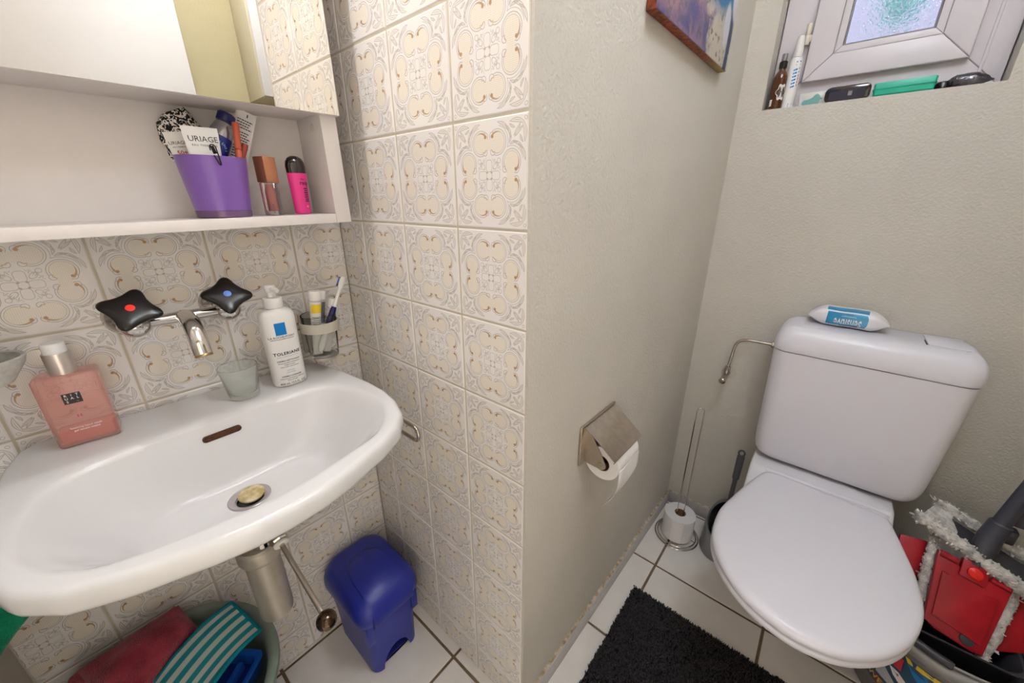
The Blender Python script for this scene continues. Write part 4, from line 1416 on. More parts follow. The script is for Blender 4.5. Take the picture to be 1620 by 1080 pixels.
# ------------------------------------------------------------------ towel rails beside the basin
for lab, yk, xe in (('chrome loop towel rail to the right of the washbasin', -0.050, 0.305), ('chrome loop towel rail carrying the green cloth left of the washbasin', -0.622, 0.118)):
    rl = thing('towel_rail', lab, 'towel rail', (0, yk, 0.722), group='towel rails')
    zt, zb = 0.0165, -0.0165
    loop = [(0.001, 0, zt), (xe - 0.02, 0, zt)] + [(xe - 0.0165 + 0.0165 * sin(radians(a_)), 0, 0.0165 * cos(radians(a_))) for a_ in range(0, 181, 15)] + [(xe - 0.02, 0, zb), (0.001, 0, zb)]
    obj('loop_rod', MB().tube(loop, 0.0042, 12), 'chrome_w', rl)
    obj('wall_plate', MB().box(0.0008, 0.006, -0.013, 0.013, -0.035, 0.035, 0.002), 'chrome_w', rl)
gt = thing('green_cloth', 'bright green terry cloth hanging on the rail left of the washbasin', 'cloth', (0, 0, 0))
mb = MB()


def gcl(u, v):
    # hangs from the end of the loop, hem cut by a slanting fold
    y = -0.560 - 0.096 * u
    zt = 0.742 - 0.004 * (2 * u - 1) ** 2
    zl = 0.676 - 0.092 * u
    x = 0.128 + 0.016 * sin(pi * v * 0.5) + 0.005 * sin(7 * u + 1.0) * v
    return (x, y, zt + (zl - zt) * v)


mb.grid(gcl, 20, 20)
mb.grid(lambda u, v: (lambda p: (p[0] - 0.022 * min(1, v * 4) - 0.002, p[1], p[2]))(gcl(u, v)), 20, 20)
o = obj('cloth_sheet', mb, 'greencloth', gt)
so = o.modifiers.new('thick', 'SOLIDIFY')
so.thickness = 0.003


def carve(mb_a, mb_b):
    """difference of two closed shapes, returned as a new MB"""
    oa, ob = obj('a', mb_a, 'white'), obj('b', mb_b, 'white')
    md = oa.modifiers.new('c', 'BOOLEAN')
    md.object = ob
    md.operation = 'DIFFERENCE'
    md.solver = 'EXACT'
    dg = bpy.context.evaluated_depsgraph_get()
    ev = oa.evaluated_get(dg)
    me = ev.to_mesh()
    r = MB().add([v.co.copy() for v in me.vertices], [tuple(p.vertices) for p in me.polygons])
    ev.to_mesh_clear()
    for o_ in (oa, ob):
        d_ = o_.data
        bpy.data.objects.remove(o_)
        bpy.data.meshes.remove(d_)
    return r


# ------------------------------------------------------------------ pedal bin
bn = thing('pedal_bin', 'blue plastic pedal bin on the floor in the tiled corner', 'bin', (0.118, -0.124, 0))


def rr3(w, d, r, z, ox=0.0, oy=0.0, n=6):
    return [(x + ox, y + oy, z) for x, y in rrect(w, d, r, n)]


body = MB().loft([rr3(0.092, 0.064, 0.022, 0.001), rr3(0.095, 0.067, 0.024, 0.004), rr3(0.098, 0.070, 0.026, 0.10), rr3(0.104, 0.078, 0.030, 0.200), rr3(0.104, 0.078, 0.030, 0.216)])
cut = MB().loft([[(x_, 0.042 * cos(a_), -0.004 + 0.066 * sin(a_)) for a_ in [pi * k / 20 for k in range(21)]] for x_ in (0.040, 0.16)])
obj('body', carve(body, cut), 'blue', bn, 40)
obj('pedal', MB().loft([[(x_, 0.040 * cos(a_), 0.010 + 0.004 * sin(a_)) for a_ in [2 * pi * k / 24 for k in range(24)]] for x_ in (0.042, 0.086)]).box(0.042, 0.086, -0.038, 0.038, 0.006, 0.016, 0.002), 'bluein', bn)
obj('lid', MB().loft([rr3(0.108, 0.086, 0.034, 0.208, 0.004), rr3(0.110, 0.088, 0.036, 0.212, 0.004), rr3(0.110, 0.088, 0.038, 0.232, 0.004), rr3(0.106, 0.085, 0.042, 0.250, 0.002), rr3(0.096, 0.078, 0.044, 0.264, -0.003), rr3(0.080, 0.066, 0.044, 0.272, -0.008), rr3(0.05, 0.045, 0.034, 0.276, -0.010), rr3(0.015, 0.014, 0.010, 0.2775, -0.010)]), 'blue', bn, 60)
# raised middle of the lid running down to the front edge
prof = [(-0.045, 0.2785), (-0.01, 0.2835), (0.035, 0.2825), (0.072, 0.2745), (0.099, 0.258), (0.1155, 0.234), (0.1195, 0.2095)]
mb = MB()
rings = []
for i, (x_, z_) in enumerate(prof):
    hw = [0.030, 0.047, 0.053, 0.054, 0.055, 0.056, 0.056][i]
    rings.append([(x_ - 0.006, -hw - 0.003, z_ - 0.012), (x_, -hw, z_ - 0.002), (x_, -hw + 0.006, z_), (x_, 0, z_ + 0.0015), (x_, hw - 0.006, z_), (x_, hw, z_ - 0.002), (x_ - 0.006, hw + 0.003, z_ - 0.012)])
mb.loft(rings, True, True)
obj('lid_panel', mb, 'blue', bn, 50)
obj('clip_tab', MB().box(0.098, 0.104, -0.0735, -0.0545, 0.135, 0.207, 0.002), 'blue', bn)
obj('clip_tab', MB().box(0.098, 0.104, 0.0545, 0.0735, 0.135, 0.207, 0.002), 'blue', bn)

# ------------------------------------------------------------------ tub with cloths
TBX, TBY = 0.181, -0.508
tub = thing('wash_tub', 'grey green plastic tub holding folded cloths under the washbasin', 'tub', (TBX, TBY, 0))
te = lambda a_, b_, z: [(a_ * cos(2 * pi * j / 48), b_ * sin(2 * pi * j / 48), z) for j in range(48)]
obj('tub_wall', MB().loft([te(0.120, 0.100, 0.001), te(0.126, 0.106, 0.006), te(0.158, 0.138, 0.355), te(0.160, 0.140, 0.362), te(0.171, 0.151, 0.366), te(0.1735, 0.1535, 0.372), te(0.1725, 0.1525, 0.379), te(0.166, 0.146, 0.3815), te(0.157, 0.137, 0.378), te(0.151, 0.131, 0.365), te(0.121, 0.101, 0.014)], True, True), 'basingrey', tub, 60)

bxt = thing('blue_box', 'dark blue plastic box lying in the tub beneath the striped cloth', 'box', (0.2130, -0.4600, 0.352), rot=(radians(0), radians(4), radians(-52)))
obj('box_tray', MB().loft([rr3(0.056, 0.040, 0.012, -0.03), rr3(0.062, 0.045, 0.014, 0.0), rr3(0.064, 0.047, 0.015, 0.004), rr3(0.061, 0.044, 0.013, 0.005), rr3(0.053, 0.036, 0.010, 0.003), rr3(0.050, 0.033, 0.010, -0.022)], True, True), 'bluebox', bxt)
obj('box_floor', MB().prism(rrect(0.0495, 0.0325, 0.009), -0.0215, -0.0195), 'blueboxin', bxt)
obj('box_rib', MB().box(-0.045, 0.045, 0.004, 0.014, -0.019, 0.000, 0.003), 'bluebox', bxt)

rc = thing('red_cloth', 'folded dark red terry cloth leaning out over the left rim of the tub', 'cloth', (0, 0, 0))


def folded(corners, thick, nu, nv, amp, seed, puff=0.0, round_=0.35):
    """closed soft slab over a quad; corners c00 (u0v0), c10, c11, c01"""
    c00, c10, c11, c01 = [Vector(c) for c in corners]
    nrm = (c10 - c00).cross(c01 - c00).normalized()
    if nrm.z < 0:
        nrm = -nrm

    def base(u, v):
        return c00 * (1 - u) * (1 - v) + c10 * u * (1 - v) + c11 * u * v + c01 * (1 - u) * v

    def top(u, v):
        p = base(u, v)
        e = min(u, 1 - u, v, 1 - v)
        h = thick * min(1.0, (e / 0.12)) ** round_ if e > 0 else 0.0
        w = amp * noise.noise(Vector((u * 3 + seed, v * 3, seed)))
        return p + nrm * (h * 0.5 + w + puff * sin(pi * v) * sin(pi * u))

    def bot(u, v):
        p = base(u, v)
        e = min(u, 1 - u, v, 1 - v)
        h = thick * min(1.0, (e / 0.12)) ** round_ if e > 0 else 0.0
        w = amp * noise.noise(Vector((u * 3 + seed, v * 3, seed)))
        return p + nrm * (-h * 0.5 + w + puff * sin(pi * v) * sin(pi * u))
    return MB().grid(top, nu, nv).grid(bot, nu, nv)


obj('cloth_fold', folded([(0.046, -0.610, 0.418), (0.176, -0.586, 0.372), (0.096, -0.456, 0.400), (0.040, -0.470, 0.425)], 0.034, 24, 24, 0.010, 1.7, 0.016), 'redcloth', rc, 80)
obj('cloth_fold', folded([(0.060, -0.603, 0.388), (0.192, -0.588, 0.346), (0.108, -0.462, 0.366), (0.050, -0.466, 0.396)], 0.022, 16, 16, 0.006, 4.2, 0.0), 'redcloth', rc, 80)
obj('cloth_roll', MB().tube(catmull([(0.044, -0.612, 0.402), (0.090, -0.612, 0.398), (0.150, -0.604, 0.378), (0.205, -0.592, 0.352)], 8), [0.013] * 8 + [0.016] * 8 + [0.015] * 9, 14), 'redcloth', rc, 80)
obj('care_label', MB().box(0.1205, 0.1225, -0.452, -0.443, 0.394, 0.404), 'inkwhite', rc)
sc = thing('striped_cloth', 'teal and white striped microfibre cloth folded over the blue box in the tub', 'cloth', (0.1045, -0.400, 0.419), rotz=atan2(0.021, 0.097))
# local x across the stripes' ends, local y along the width: stripes run along local -y
LX, LY = 0.099, 0.150


def scf(off):
    def f(u, v):
        y = -LY * v
        x = LX * u
        sag = -0.030 * v * v + 0.006 * sin(3.3 * v + 0.5) - 0.006
        return (x + 0.012 * v * v, y + 0.028 * v * u, sag + off + 0.003 * sin(5 * u + 2 * v) - 0.006 * u)
    return f


o = obj('cloth_sheet', MB().grid(scf(0.0), 30, 30).grid(scf(-0.007), 30, 30), ramp_mat('striped_cloth', [(0.0, (20, 132, 146)), (0.44, (182, 192, 188)), (0.93, (20, 132, 146))], 5.05 / LX, 0.95, axis=0, mode='stripe'), sc, 80)
mb = MB()
mb.tube([Vector(scf(-0.003)(k / 20, 0)) for k in range(21)], 0.0042, 8)
mb.tube([Vector(scf(-0.003)(1, k / 20)) for k in range(21)], 0.0040, 8)
mb.tube([Vector(scf(-0.003)(0, k / 20)) for k in range(21)], 0.0040, 8)
obj('hem', mb, pm('teal_hem', (18, 124, 140), 0.95, spec=0.1, bump=(500, 0.6, 0.002)), sc, 80)

# ------------------------------------------------------------------ plaster wall: canvas, paper holder
cv = thing('canvas_print', 'beach photograph on stretched canvas hanging on the plaster wall, cut by the top edge', 'picture', (cx_(0.5) - 0.0030, 0.292, 1.478), rotz=radians(-1.1))
obj('canvas', MB().box(0.0, 0.0195, 0.0, 0.428, 0, 0.50, 0.0012), 'canvas', cv)

HYC = 0.2565
tp = thing('paper_holder', 'worn chrome toilet paper holder with hinged flap on the plaster wall', 'paper holder', (cx_(HYC) + 0.0008, HYC, 0.685), rotz=radians(-1.1))
obj('back_plate', MB().box(0.0, 0.006, -0.0765, 0.0765, -0.050, 0.050, 0.0025), 'steel', tp)
for sy in (-1, 1):
    pl = [(0.0062, 0.036), (0.0062, -0.046)] + [(0.0445 + 0.013 * cos(radians(a_)), -0.034 + 0.013 * sin(radians(a_))) for a_ in range(-110, 40, 15)] + [(0.016, 0.036)]
    T = Matrix(((1, 0, 0, 0), (0, 0, -1, 0), (0, 1, 0, 0), (0, 0, 0, 1)))
    y0 = 0.0565 * sy
    ck = obj('cheek', MB().prism(pl, -y0 - 0.0009, -y0 + 0.0009, T=T), 'steel', tp)
    obj('rivet', MB().lathe([(0.0058, 0), (0.0055, 0.0012), (0.003, 0.0012), (0.0028, 0.0006), (0.0001, 0.0006)], 20, T=axis_T((0.0445, y0 + 0.001 * sy, -0.034), (0, sy, 0)), cap1=False), 'chrome_w', ck)
obj('spindle', MB().tube([(0.0445, -0.055, -0.034), (0.0445, 0.055, -0.034)], 0.007, 16), 'chrome_w', tp)
a0, a1 = Vector((0.0085, 0, 0.0455)), Vector((0.0790, 0, -0.0055))
fd = (a1 - a0).normalized()
fn_ = Vector((-fd.z, 0, fd.x))
if fn_.z < 0:
    fn_ = -fn_
prof = [a0 - fd * 0.003 - fn_ * 0.004, a0 - fd * 0.0015 + fn_ * 0.0005, a0 + fn_ * 0.0012, a0.lerp(a1, 0.5) + fn_ * 0.0025, a1 + fn_ * 0.0015, a1 + fd * 0.003 - fn_ * 0.0005, a1 + fd * 0.0025 - fn_ * 0.005]
back = [p - fn_ * 0.0012 for p in reversed(prof[:-1])]
back = [prof[-1] - fd * 0.001] + back
ring = lambda y: [(p.x, y, p.z) for p in prof + back]
obj('flap', MB().loft([ring(-0.067), ring(0.067)]), 'steel', tp, 40)
obj('hinge_rod', MB().tube([(0.0095, -0.064, 0.0415), (0.0095, 0.064, 0.0415)], 0.0032, 12), 'chrome_w', tp)
tr_ = thing('toilet_roll', 'half used white toilet roll hanging in the chrome paper holder', 'toilet roll', (cx_(HYC) + 0.0008, HYC, 0.685), rotz=radians(-1.1))
RR, RI = 0.0405, 0.019
RT = axis_T((0.0445, -0.0515, -0.034), (0, 1, 0))
obj('paper', MB().lathe([(RI, 0), (RR - 0.001, 0), (RR, 0.001), (RR, 0.099), (RR - 0.001, 0.100), (RI, 0.100)], 48, T=RT, cap0=False, cap1=False), 'paper', tr_)
obj('core', MB().lathe([(RI - 0.0002, 0.0), (RI - 0.0014, 0.0), (RI - 0.0014, 0.1), (RI - 0.0002, 0.1)], 40, T=RT, cap0=False, cap1=False), 'card', tr_)


def shf(u, v):
    L_ = 0.112 - 0.068 * u ** 1.3
    s_ = L_ * v
    y = -0.0505 + 0.098 * u
    x = 0.0445 + RR + 0.0006 - 4.5 * max(0, s_ - 0.03) ** 2 + 0.0012 * sin(7 * u + 40 * s_)
    return (x, y, -0.036 - s_)


o = obj('hanging_sheet', MB().grid(shf, 14, 18), 'paper', tr_, 80)
so = o.modifiers.new('thick', 'SOLIDIFY')
so.thickness = 0.0005

# ------------------------------------------------------------------ spare roll stand
st = thing('roll_stand', 'thin chrome wire stand in the corner holding a spare toilet roll', 'stand', (0.665, 0.7945, 0))
ringp = [(0.0745 * cos(2 * pi * k / 48), 0.0745 * sin(2 * pi * k / 48), 0.0045) for k in range(48)]
ringi = [(0.066 * cos(2 * pi * k / 48), 0.066 * sin(2 * pi * k / 48), 0.0085) for k in range(48)]
obj('base_ring', MB().tube(ringp, 0.0026, 8, closed=True).tube(ringi, 0.0022, 8, closed=True), 'chrome', st)
dx = Vector((0.80, 0.60, 0)) * 0.0125
loop = [(-0.066, 0, 0.006), (-dx.x, -dx.y, 0.006), (-dx.x, -dx.y, 0.53)] + [(-dx.x * cos(radians(a_)), -dx.y * cos(radians(a_)), 0.533 + 0.014 * sin(radians(a_))) for a_ in range(15, 180, 15)] + [(dx.x, dx.y, 0.53), (dx.x, dx.y, 0.006), (0.066, 0, 0.006)]
obj('upright_loop', MB().tube(loop, 0.0019, 8), 'chrome', st)
sr = thing('spare_roll', 'spare embossed toilet roll standing on the wire stand in the corner', 'toilet roll', (0.665, 0.7945, 0.0112))
R2 = 0.0535
obj('paper', MB().lathe([(0.0195, 0), (R2 - 0.001, 0), (R2, 0.001), (R2, 0.094), (R2 - 0.0015, 0.0955), (0.0195, 0.0955)], 48, cap0=False, cap1=False), pm('embossed_paper', (228, 224, 224), 0.95, spec=0.1, bump=(110, 0.8, 0.003)), sr)
obj('core', MB().lathe([(0.0193, 0.0), (0.0178, 0.0), (0.0178, 0.0957), (0.0193, 0.0957)], 40, cap0=False, cap1=False), 'card', sr)
o = obj('loose_end', MB().grid(lambda u, v: ((R2 + 0.0006 + 0.0015 * u) * cos(radians(-100 + 40 * u)), (R2 + 0.0006 + 0.0015 * u) * sin(radians(-100 + 40 * u)), 0.002 + 0.091 * v), 10, 2), 'paper', sr)

# ------------------------------------------------------------------ toilet brush
br = thing('toilet_brush', 'grey toilet brush in a holder with sloping dark opening left of the toilet', 'toilet brush', (0.8045, 0.838, 0))
bsh = lambda k_, z, tl=0.0, ox=0.0: [((0.066 * k_) * cos(2 * pi * j / 40) + ox, (0.082 * k_) * sin(2 * pi * j / 40), z + tl * sin(2 * pi * j / 40)) for j in range(40)]
obj('holder', MB().loft([bsh(0.98, 0.001), bsh(1.0, 0.004), bsh(0.97, 0.05, 0.012), bsh(0.90, 0.120, 0.040), bsh(0.86, 0.127, 0.041), bsh(0.80, 0.122, 0.039), bsh(0.70, 0.02)], True, True), 'brushgrey', br, 50)
obj('holder_liner', MB().loft([bsh(0.79, 0.120, 0.038), bsh(0.70, 0.022)], False, True), 'darkin', br)
hx0, hy0 = -0.006, 0.030
obj('brush_handle', MB().tube([(hx0, hy0, 0.09), (hx0, hy0, 0.20), (hx0, hy0, 0.285)], [0.0075, 0.0072, 0.0070], 14), 'brushdark', br)
obj('brush_grip', MB().loft([[(hx0 + w * cos(2 * pi * j / 20), hy0 + d * sin(2 * pi * j / 20), z) for j in range(20)] for w, d, z in ((0.0085, 0.0085, 0.286), (0.0105, 0.0095, 0.289), (0.0112, 0.0095, 0.365), (0.0112, 0.008, 0.380))]), 'brushdark', br)
obj('hanging_eye', MB().tube([(hx0 + 0.0085 * cos(radians(a_)), hy0, 0.3915 + 0.011 * sin(radians(a_))) for a_ in range(0, 360, 15)], 0.0030, 10, closed=True), 'brushdark', br)
obj('brush_head', MB().lathe([(0.012, 0.024), (0.030, 0.028), (0.034, 0.045), (0.030, 0.075), (0.014, 0.085)], 24, T=Matrix.Translation((hx0, hy0 - 0.004, 0))), 'white', br)

# ------------------------------------------------------------------ toilet
wcx = 0.993
wc_ = thing('toilet', 'white floor standing toilet with closed lid and plastic cistern against the back wall', 'toilet', (wcx, 0.5, 0))
lid_pts = [(0.8650, 0.7130), (0.8735, 0.7285), (0.8815, 0.7358), (0.8920, 0.7375), (0.94, 0.7355), (1.01, 0.733), (1.08, 0.7295), (1.1240, 0.7275), (1.1345, 0.7250), (1.1405, 0.7175), (1.1442, 0.7030), (1.1597, 0.63), (1.1734, 0.5525), (1.178, 0.487), (1.1751, 0.4404), (1.1619, 0.3883), (1.1411, 0.3421), (1.1133, 0.3027), (1.0663, 0.2629), (1.0211, 0.2452), (0.9722, 0.2428), (0.9157, 0.2599), (0.869, 0.2946), (0.8305, 0.3477), (0.8119, 0.4054), (0.8082, 0.4854), (0.8264, 0.5734), (0.8454, 0.6464)]
lid_pts = [(x - wcx, y - 0.5) for x, y in lid_pts]
LC = (0.0, 0.0)
LA = by_angle(smooth_closed(lid_pts, 140), LC, 96)
lsc = lambda k_, oy=0.0: [(x * k_, y * k_ + oy) for x, y in LA]


def lins(d):
    out = []
    for x, y in LA:
        v = Vector((x, y))
        L_ = v.length
        out.append((x * (L_ - d) / L_, y * (L_ - d) / L_))
    return out


obj('lid', MB().loft([z3(lins(0.012), 0.430), z3(lins(0.003), 0.4305), z3(lins(0.0), 0.434), z3(lins(0.001), 0.442), z3(lins(0.005), 0.4475), z3(lins(0.012), 0.4505), z3(lins(0.022), 0.4518), z3(lins(0.06), 0.4525), z3(lins(0.12), 0.453)]), 'wc', wc_, 60)
obj('seat', MB().loft([z3(lins(0.014), 0.411), z3(lins(0.004), 0.412), z3(lins(0.0), 0.417), z3(lins(0.0005), 0.426), z3(lins(0.004), 0.4294), z3(lins(0.05), 0.4295)]), 'wc', wc_, 60)


def bw(sx_, sy_, oy, z):
    return [(x * sx_, y * sy_ + oy, z) for x, y in LA]


def bowl_ring(wf, y0, y1, z):
    """ring with half width factor wf running from front y0 to back y1"""
    k_ = (y1 - y0) / 0.495
    return [(x * wf, (y + 0.257) * k_ + y0 - 0.5, z) for x, y in LA]


obj('bowl', MB().loft([bowl_ring(0.52, 0.655, 0.875, 0.001), bowl_ring(0.53, 0.65, 0.878, 0.006), bowl_ring(0.50, 0.64, 0.872, 0.05), bowl_ring(0.52, 0.585, 0.86, 0.11), bowl_ring(0.55, 0.49, 0.83, 0.20), bowl_ring(0.70, 0.395, 0.79, 0.29), bowl_ring(0.87, 0.335, 0.765, 0.345), bowl_ring(0.935, 0.283, 0.742, 0.392), bowl_ring(0.95, 0.268, 0.74, 0.404), bowl_ring(0.93, 0.275, 0.735, 0.4098)]), 'wcceramic', wc_, 60)
deck = []
for z, w, y0, y1 in ((0.27, 0.085, 0.14, 0.452), (0.33, 0.115, 0.14, 0.452), (0.375, 0.145, 0.14, 0.452), (0.40, 0.158, 0.14, 0.452), (0.438, 0.160, 0.236, 0.452), (0.4425, 0.155, 0.240, 0.45)):
    cyd, hd2 = (y0 + y1) / 2, (y1 - y0) / 2
    deck.append([(x, y + cyd, z) for x, y in rrect(w, hd2, 0.03, 6)])
obj('rear_deck', MB().loft(deck), 'wcceramic', wc_, 60)
obj('hinge_bar', MB().tube([(-0.120, 0.247, 0.4400), (0.150, 0.247, 0.4400)], 0.0080, 16), 'wc', wc_)
ccx = 1.0105 - wcx
cyc = []
for w, d0, z, r in ((0.140, 0.312, 0.4520, 0.03), (0.160, 0.302, 0.4535, 0.032), (0.1735, 0.297, 0.459, 0.034), (0.1815, 0.294, 0.470, 0.036), (0.1855, 0.292, 0.487, 0.036), (0.1880, 0.291, 0.525, 0.036), (0.1975, 0.289, 0.790, 0.036), (0.1975, 0.289, 0.7945, 0.036)):
    y1 = 0.4535
    cyc.append([(x + ccx, y + (d0 + y1) / 2, z) for x, y in rrect(w, (y1 - d0) / 2, r, 6)])
obj('cistern', MB().loft(cyc), 'wc', wc_, 60)
cyl = []
for w, d0, z, r in ((0.1945, 0.292, 0.7950, 0.036), (0.1950, 0.291, 0.7965, 0.036), (0.1995, 0.287, 0.7975, 0.038), (0.2005, 0.286, 0.802, 0.038), (0.1995, 0.288, 0.826, 0.038), (0.1945, 0.294, 0.844, 0.038), (0.186, 0.303, 0.856, 0.036), (0.174, 0.313, 0.8625, 0.032), (0.15, 0.33, 0.864, 0.02)):
    y1 = 0.4535
    cyl.append([(x + ccx, y + (d0 + y1) / 2, z) for x, y in rrect(w, (y1 - d0) / 2, r, 6)])
obj('cistern_lid', MB().loft(cyl), 'wc', wc_, 60)
obj('flush_plate', MB().box(ccx + 0.096, ccx + 0.165, 0.345, 0.445, 0.8635, 0.8665, 0.0012), 'wc', wc_)
obj('plate_gap', MB().box(ccx + 0.0935, ccx + 0.0955, 0.348, 0.392, 0.8638, 0.8646), 'seat_groove', wc_)

# wet wipes
wp = thing('wet_wipes', 'blue and white pack of wet wipes lying on the cistern', 'wipes', (0.9525, 0.9105, 0.8645), rotz=radians(-2))
HL, HW, HH = 0.0845, 0.0345, 0.0245


def wsurf(x, a_):
    t = abs(x) / HL
    k_ = max(0.0, 1 - max(0, (t - 0.55) / 0.45) ** 1.6)
    hw = HW * (0.72 + 0.28 * k_)
    c, s_ = cos(a_), sin(a_)
    yy = hw * abs(c) ** 0.6 * (1 if c > 0 else -1)
    zz = HH * (0.05 + 0.95 * k_) * abs(s_) ** 0.6 * (1 if s_ > 0 else -1)
    return (x, yy + 0.002 * sin(x * 90) * k_, HH * (0.97 - 0.1 * (1 - k_)) + zz + 0.001 * sin(a_ * 5 + x * 160) * (1 - k_))


mb = MB()
rings = []
for i in range(29):
    x = -HL + 2 * HL * i / 28
    rings.append([wsurf(x, 2 * pi * j / 40) for j in range(40)])
mb.loft(rings)
obj('pack', mb, 'wipewhite', wp, 60)


def wl_(x, y):
    """label coordinates: y runs from the front bottom edge (0) up over the pack"""
    a_ = pi + radians(16) + 0  # placeholder
    a_ = radians(205) - radians(1) * 0
    a_ = radians(212) - y / 0.050 * radians(100)
    p = Vector(wsurf(x, a_))
    c = Vector((p.x, 0, HH))
    n_ = (p - c).normalized()
    return p + n_ * 0.0005


mb = MB()
put_rect(mb, -0.045, 0.040, 0.0005, 0.0315, wl_, 14)
mb.v, mb.f, mb.mi = [], [], []
mb.grid(lambda u, v: wl_(-0.043 + 0.081 * u + (0.004 * sin(pi * v) if u > 0.5 else 0), 0.001 + 0.0315 * v), 14, 10)
mb.grid(lambda u, v: wl_(-0.046 + 0.086 * u, 0.039 + 0.021 * v), 14, 8)
obj('blue_panel', mb, 'bagblue', wp)
f2 = lambda x, y: (lambda p: p + (p - Vector((p.x, 0, HH))).normalized() * 0.0004)(wl_(-x + 0.002, 0.033 - y))
mb = MB()
put_text(mb, 'Sensitive', 0.0165, f2, 0.0, 0.0215, 0.0)
put_text(mb, 'Toilettenpapier', 0.0050, f2, 0.0, 0.0115)
obj('lettering', mb, 'inkwhite', wp)
mb = MB()
put_text(mb, 'feucht', 0.0044, f2, -0.002, 0.0075)
obj('small_print', mb, 'navy', wp)
mb = MB()
put_text(mb, 'mit Kamille', 0.0036, f2, 0.0, 0.0035)
obj('small_print', mb, 'navy', wp)
mb = MB()
put_rect(mb, -0.022, 0.016, 0.0285, 0.0318, f2, 4)
obj('navy_lettering', mb, 'navy', wp)

# water pipe and stop valve
vp = thing('water_pipe', 'bent chrome water pipe with stop valve on the wall left of the cistern', 'pipe', (0, 0, 0))
VY = 0.918
pth = catmull([(0.6965, VY, 0.663), (0.7005, VY, 0.705), (0.7035, VY, 0.738), (0.713, VY, 0.758), (0.732, VY, 0.767), (0.765, VY, 0.7685), (0.7995, VY, 0.769)], 6)
obj('pipe', MB().tube(pth, 0.0046, 12), 'chrome_w', vp)
obj('cistern_nut', MB().lathe([(0.0085, 0), (0.0098, 0.002), (0.0098, 0.011), (0.0085, 0.013)], 6, T=axis_T((0.7995, VY, 0.769), (1, 0, 0))), 'chrome_w', vp, 20)
obj('valve_nut', MB().lathe([(0.0085, 0), (0.0098, 0.002), (0.0098, 0.012), (0.0080, 0.014)], 6, T=axis_T((0.696, VY, 0.651), (0.05, 0, 1))), 'chrome_w', vp, 20)
vb = MB()
vb.tube([(0.6955, VY, 0.651), (0.695, VY, 0.632)], 0.0075, 14)
vb.tube([(0.695, DY - 0.004, 0.630), (0.695, VY - 0.012, 0.628)], 0.0085, 14)
vb.tube([(0.695, VY - 0.010, 0.629), (0.694, VY - 0.030, 0.624)], [0.0095, 0.0085], 14)
obj('valve_body', vb, 'chrome_w', vp)
obj('valve_knob', MB().lathe([(0.008, 0), (0.0105, 0.002), (0.0108, 0.009), (0.0085, 0.012), (0.004, 0.0125), (0.004, 0.0112), (0.0001, 0.0112)], 14, T=axis_T((0.694, VY - 0.0285, 0.624), (-0.05, -1, -0.22)), cap1=False), 'chrome_w', vp)
obj('wall_rosette', MB().lathe([(0.0215, 0.0005), (0.021, 0.0025), (0.0085, 0.004)], 28, T=axis_T((0.697, DY - 0.0002, 0.630), (0, -1, 0))), 'greyplastic', vp)

# ------------------------------------------------------------------ bath mat
bm_ = thing('bath_mat', 'black shaggy bath mat on the floor in front of the toilet', 'bath mat', (0.632, 0.488, 0.0005))
MW, ML = 0.50, 0.78
obj('backing', MB().box(0, MW, -ML, 0, 0, 0.0085, 0.003), 'matfloor', bm_)
mb = MB()
rs = random.Random(11)
for k in range(30000):
    x = rs.uniform(-0.001, MW + 0.001)
    y = -abs(rs.uniform(-0.001, 0.50))
    h = rs.uniform(0.0045, 0.0078)
    a_ = rs.uniform(0, 2 * pi)
    w = rs.uniform(0.0013, 0.0021)
    lx, ly = rs.gauss(0, 0.0014), rs.gauss(0, 0.0014)
    base = [(x + w * cos(a_ + 2.094 * q), y + w * sin(a_ + 2.094 * q), 0.0078) for q in range(3)]
    tip = [(x + lx + w * 0.6 * cos(a_ + 2.094 * q), y + ly + w * 0.6 * sin(a_ + 2.094 * q), 0.0078 + h) for q in range(3)]
    mb.add(base + tip, [(0, 1, 4, 3), (1, 2, 5, 4), (2, 0, 3, 5), (3, 4, 5)])
obj('pile', mb, 'mat', bm_, 60, kind='stuff')

# ------------------------------------------------------------------ window sill things
SZL = WZ0 + 0.0006
am = thing('amber_spray_bottle', 'amber glass spray bottle with black nozzle in the left corner of the window sill', 'bottle', (0.6625, 0.9765, SZL), rotz=radians(18))
obj('bottle_body', MB().lathe([(0.0150, 0), (0.0165, 0.0015), (0.0168, 0.006), (0.0168, 0.070), (0.0160, 0.078), (0.0125, 0.087), (0.0080, 0.093), (0.0078, 0.098)], 32), 'amber', am)
obj('pump_collar', MB().lathe([(0.0092, 0.0985), (0.0096, 0.100), (0.0096, 0.113), (0.0085, 0.1145)], 24), 'black', am)
obj('spray_nozzle', MB().lathe([(0.0062, 0.115), (0.0068, 0.116), (0.0066, 0.131), (0.0058, 0.132)], 24), 'silver', am)
mb = MB()
amf = lambda x, y: (0.0171 * sin(x / 0.0171), -0.0171 * cos(x / 0.0171), y)
pts = []
lab = []
for k in range(36):
    a_ = 2 * pi * k / 36
    r_ = 1 + 0.14 * cos(6 * a_)
    lab.append((0.006 + 0.0125 * r_ * cos(a_), 0.040 + 0.019 * r_ * sin(a_)))
mb.add([amf(0.006, 0.040)] + [amf(*p) for p in lab], [(0, k + 1, (k + 1) % 36 + 1) for k in range(36)])
put_rect(mb, -0.0195, -0.0125, 0.008, 0.024, amf, 4)
lbo = obj('paper_label', mb, 'whitetube', am)
mb = MB()
amf2 = lambda x, y: (0.0174 * sin(x / 0.0174), -0.0174 * cos(x / 0.0174), y)
for k in range(7):
    put_rect(mb, -0.001, 0.012 - 0.002 * (k % 2), 0.028 + 0.0035 * k, 0.0288 + 0.0035 * k, amf2, 4)
put_rect(mb, 0.0, 0.012, 0.0385, 0.0415, amf2, 4)
obj('print_lines', mb, 'inkgrey', lbo)

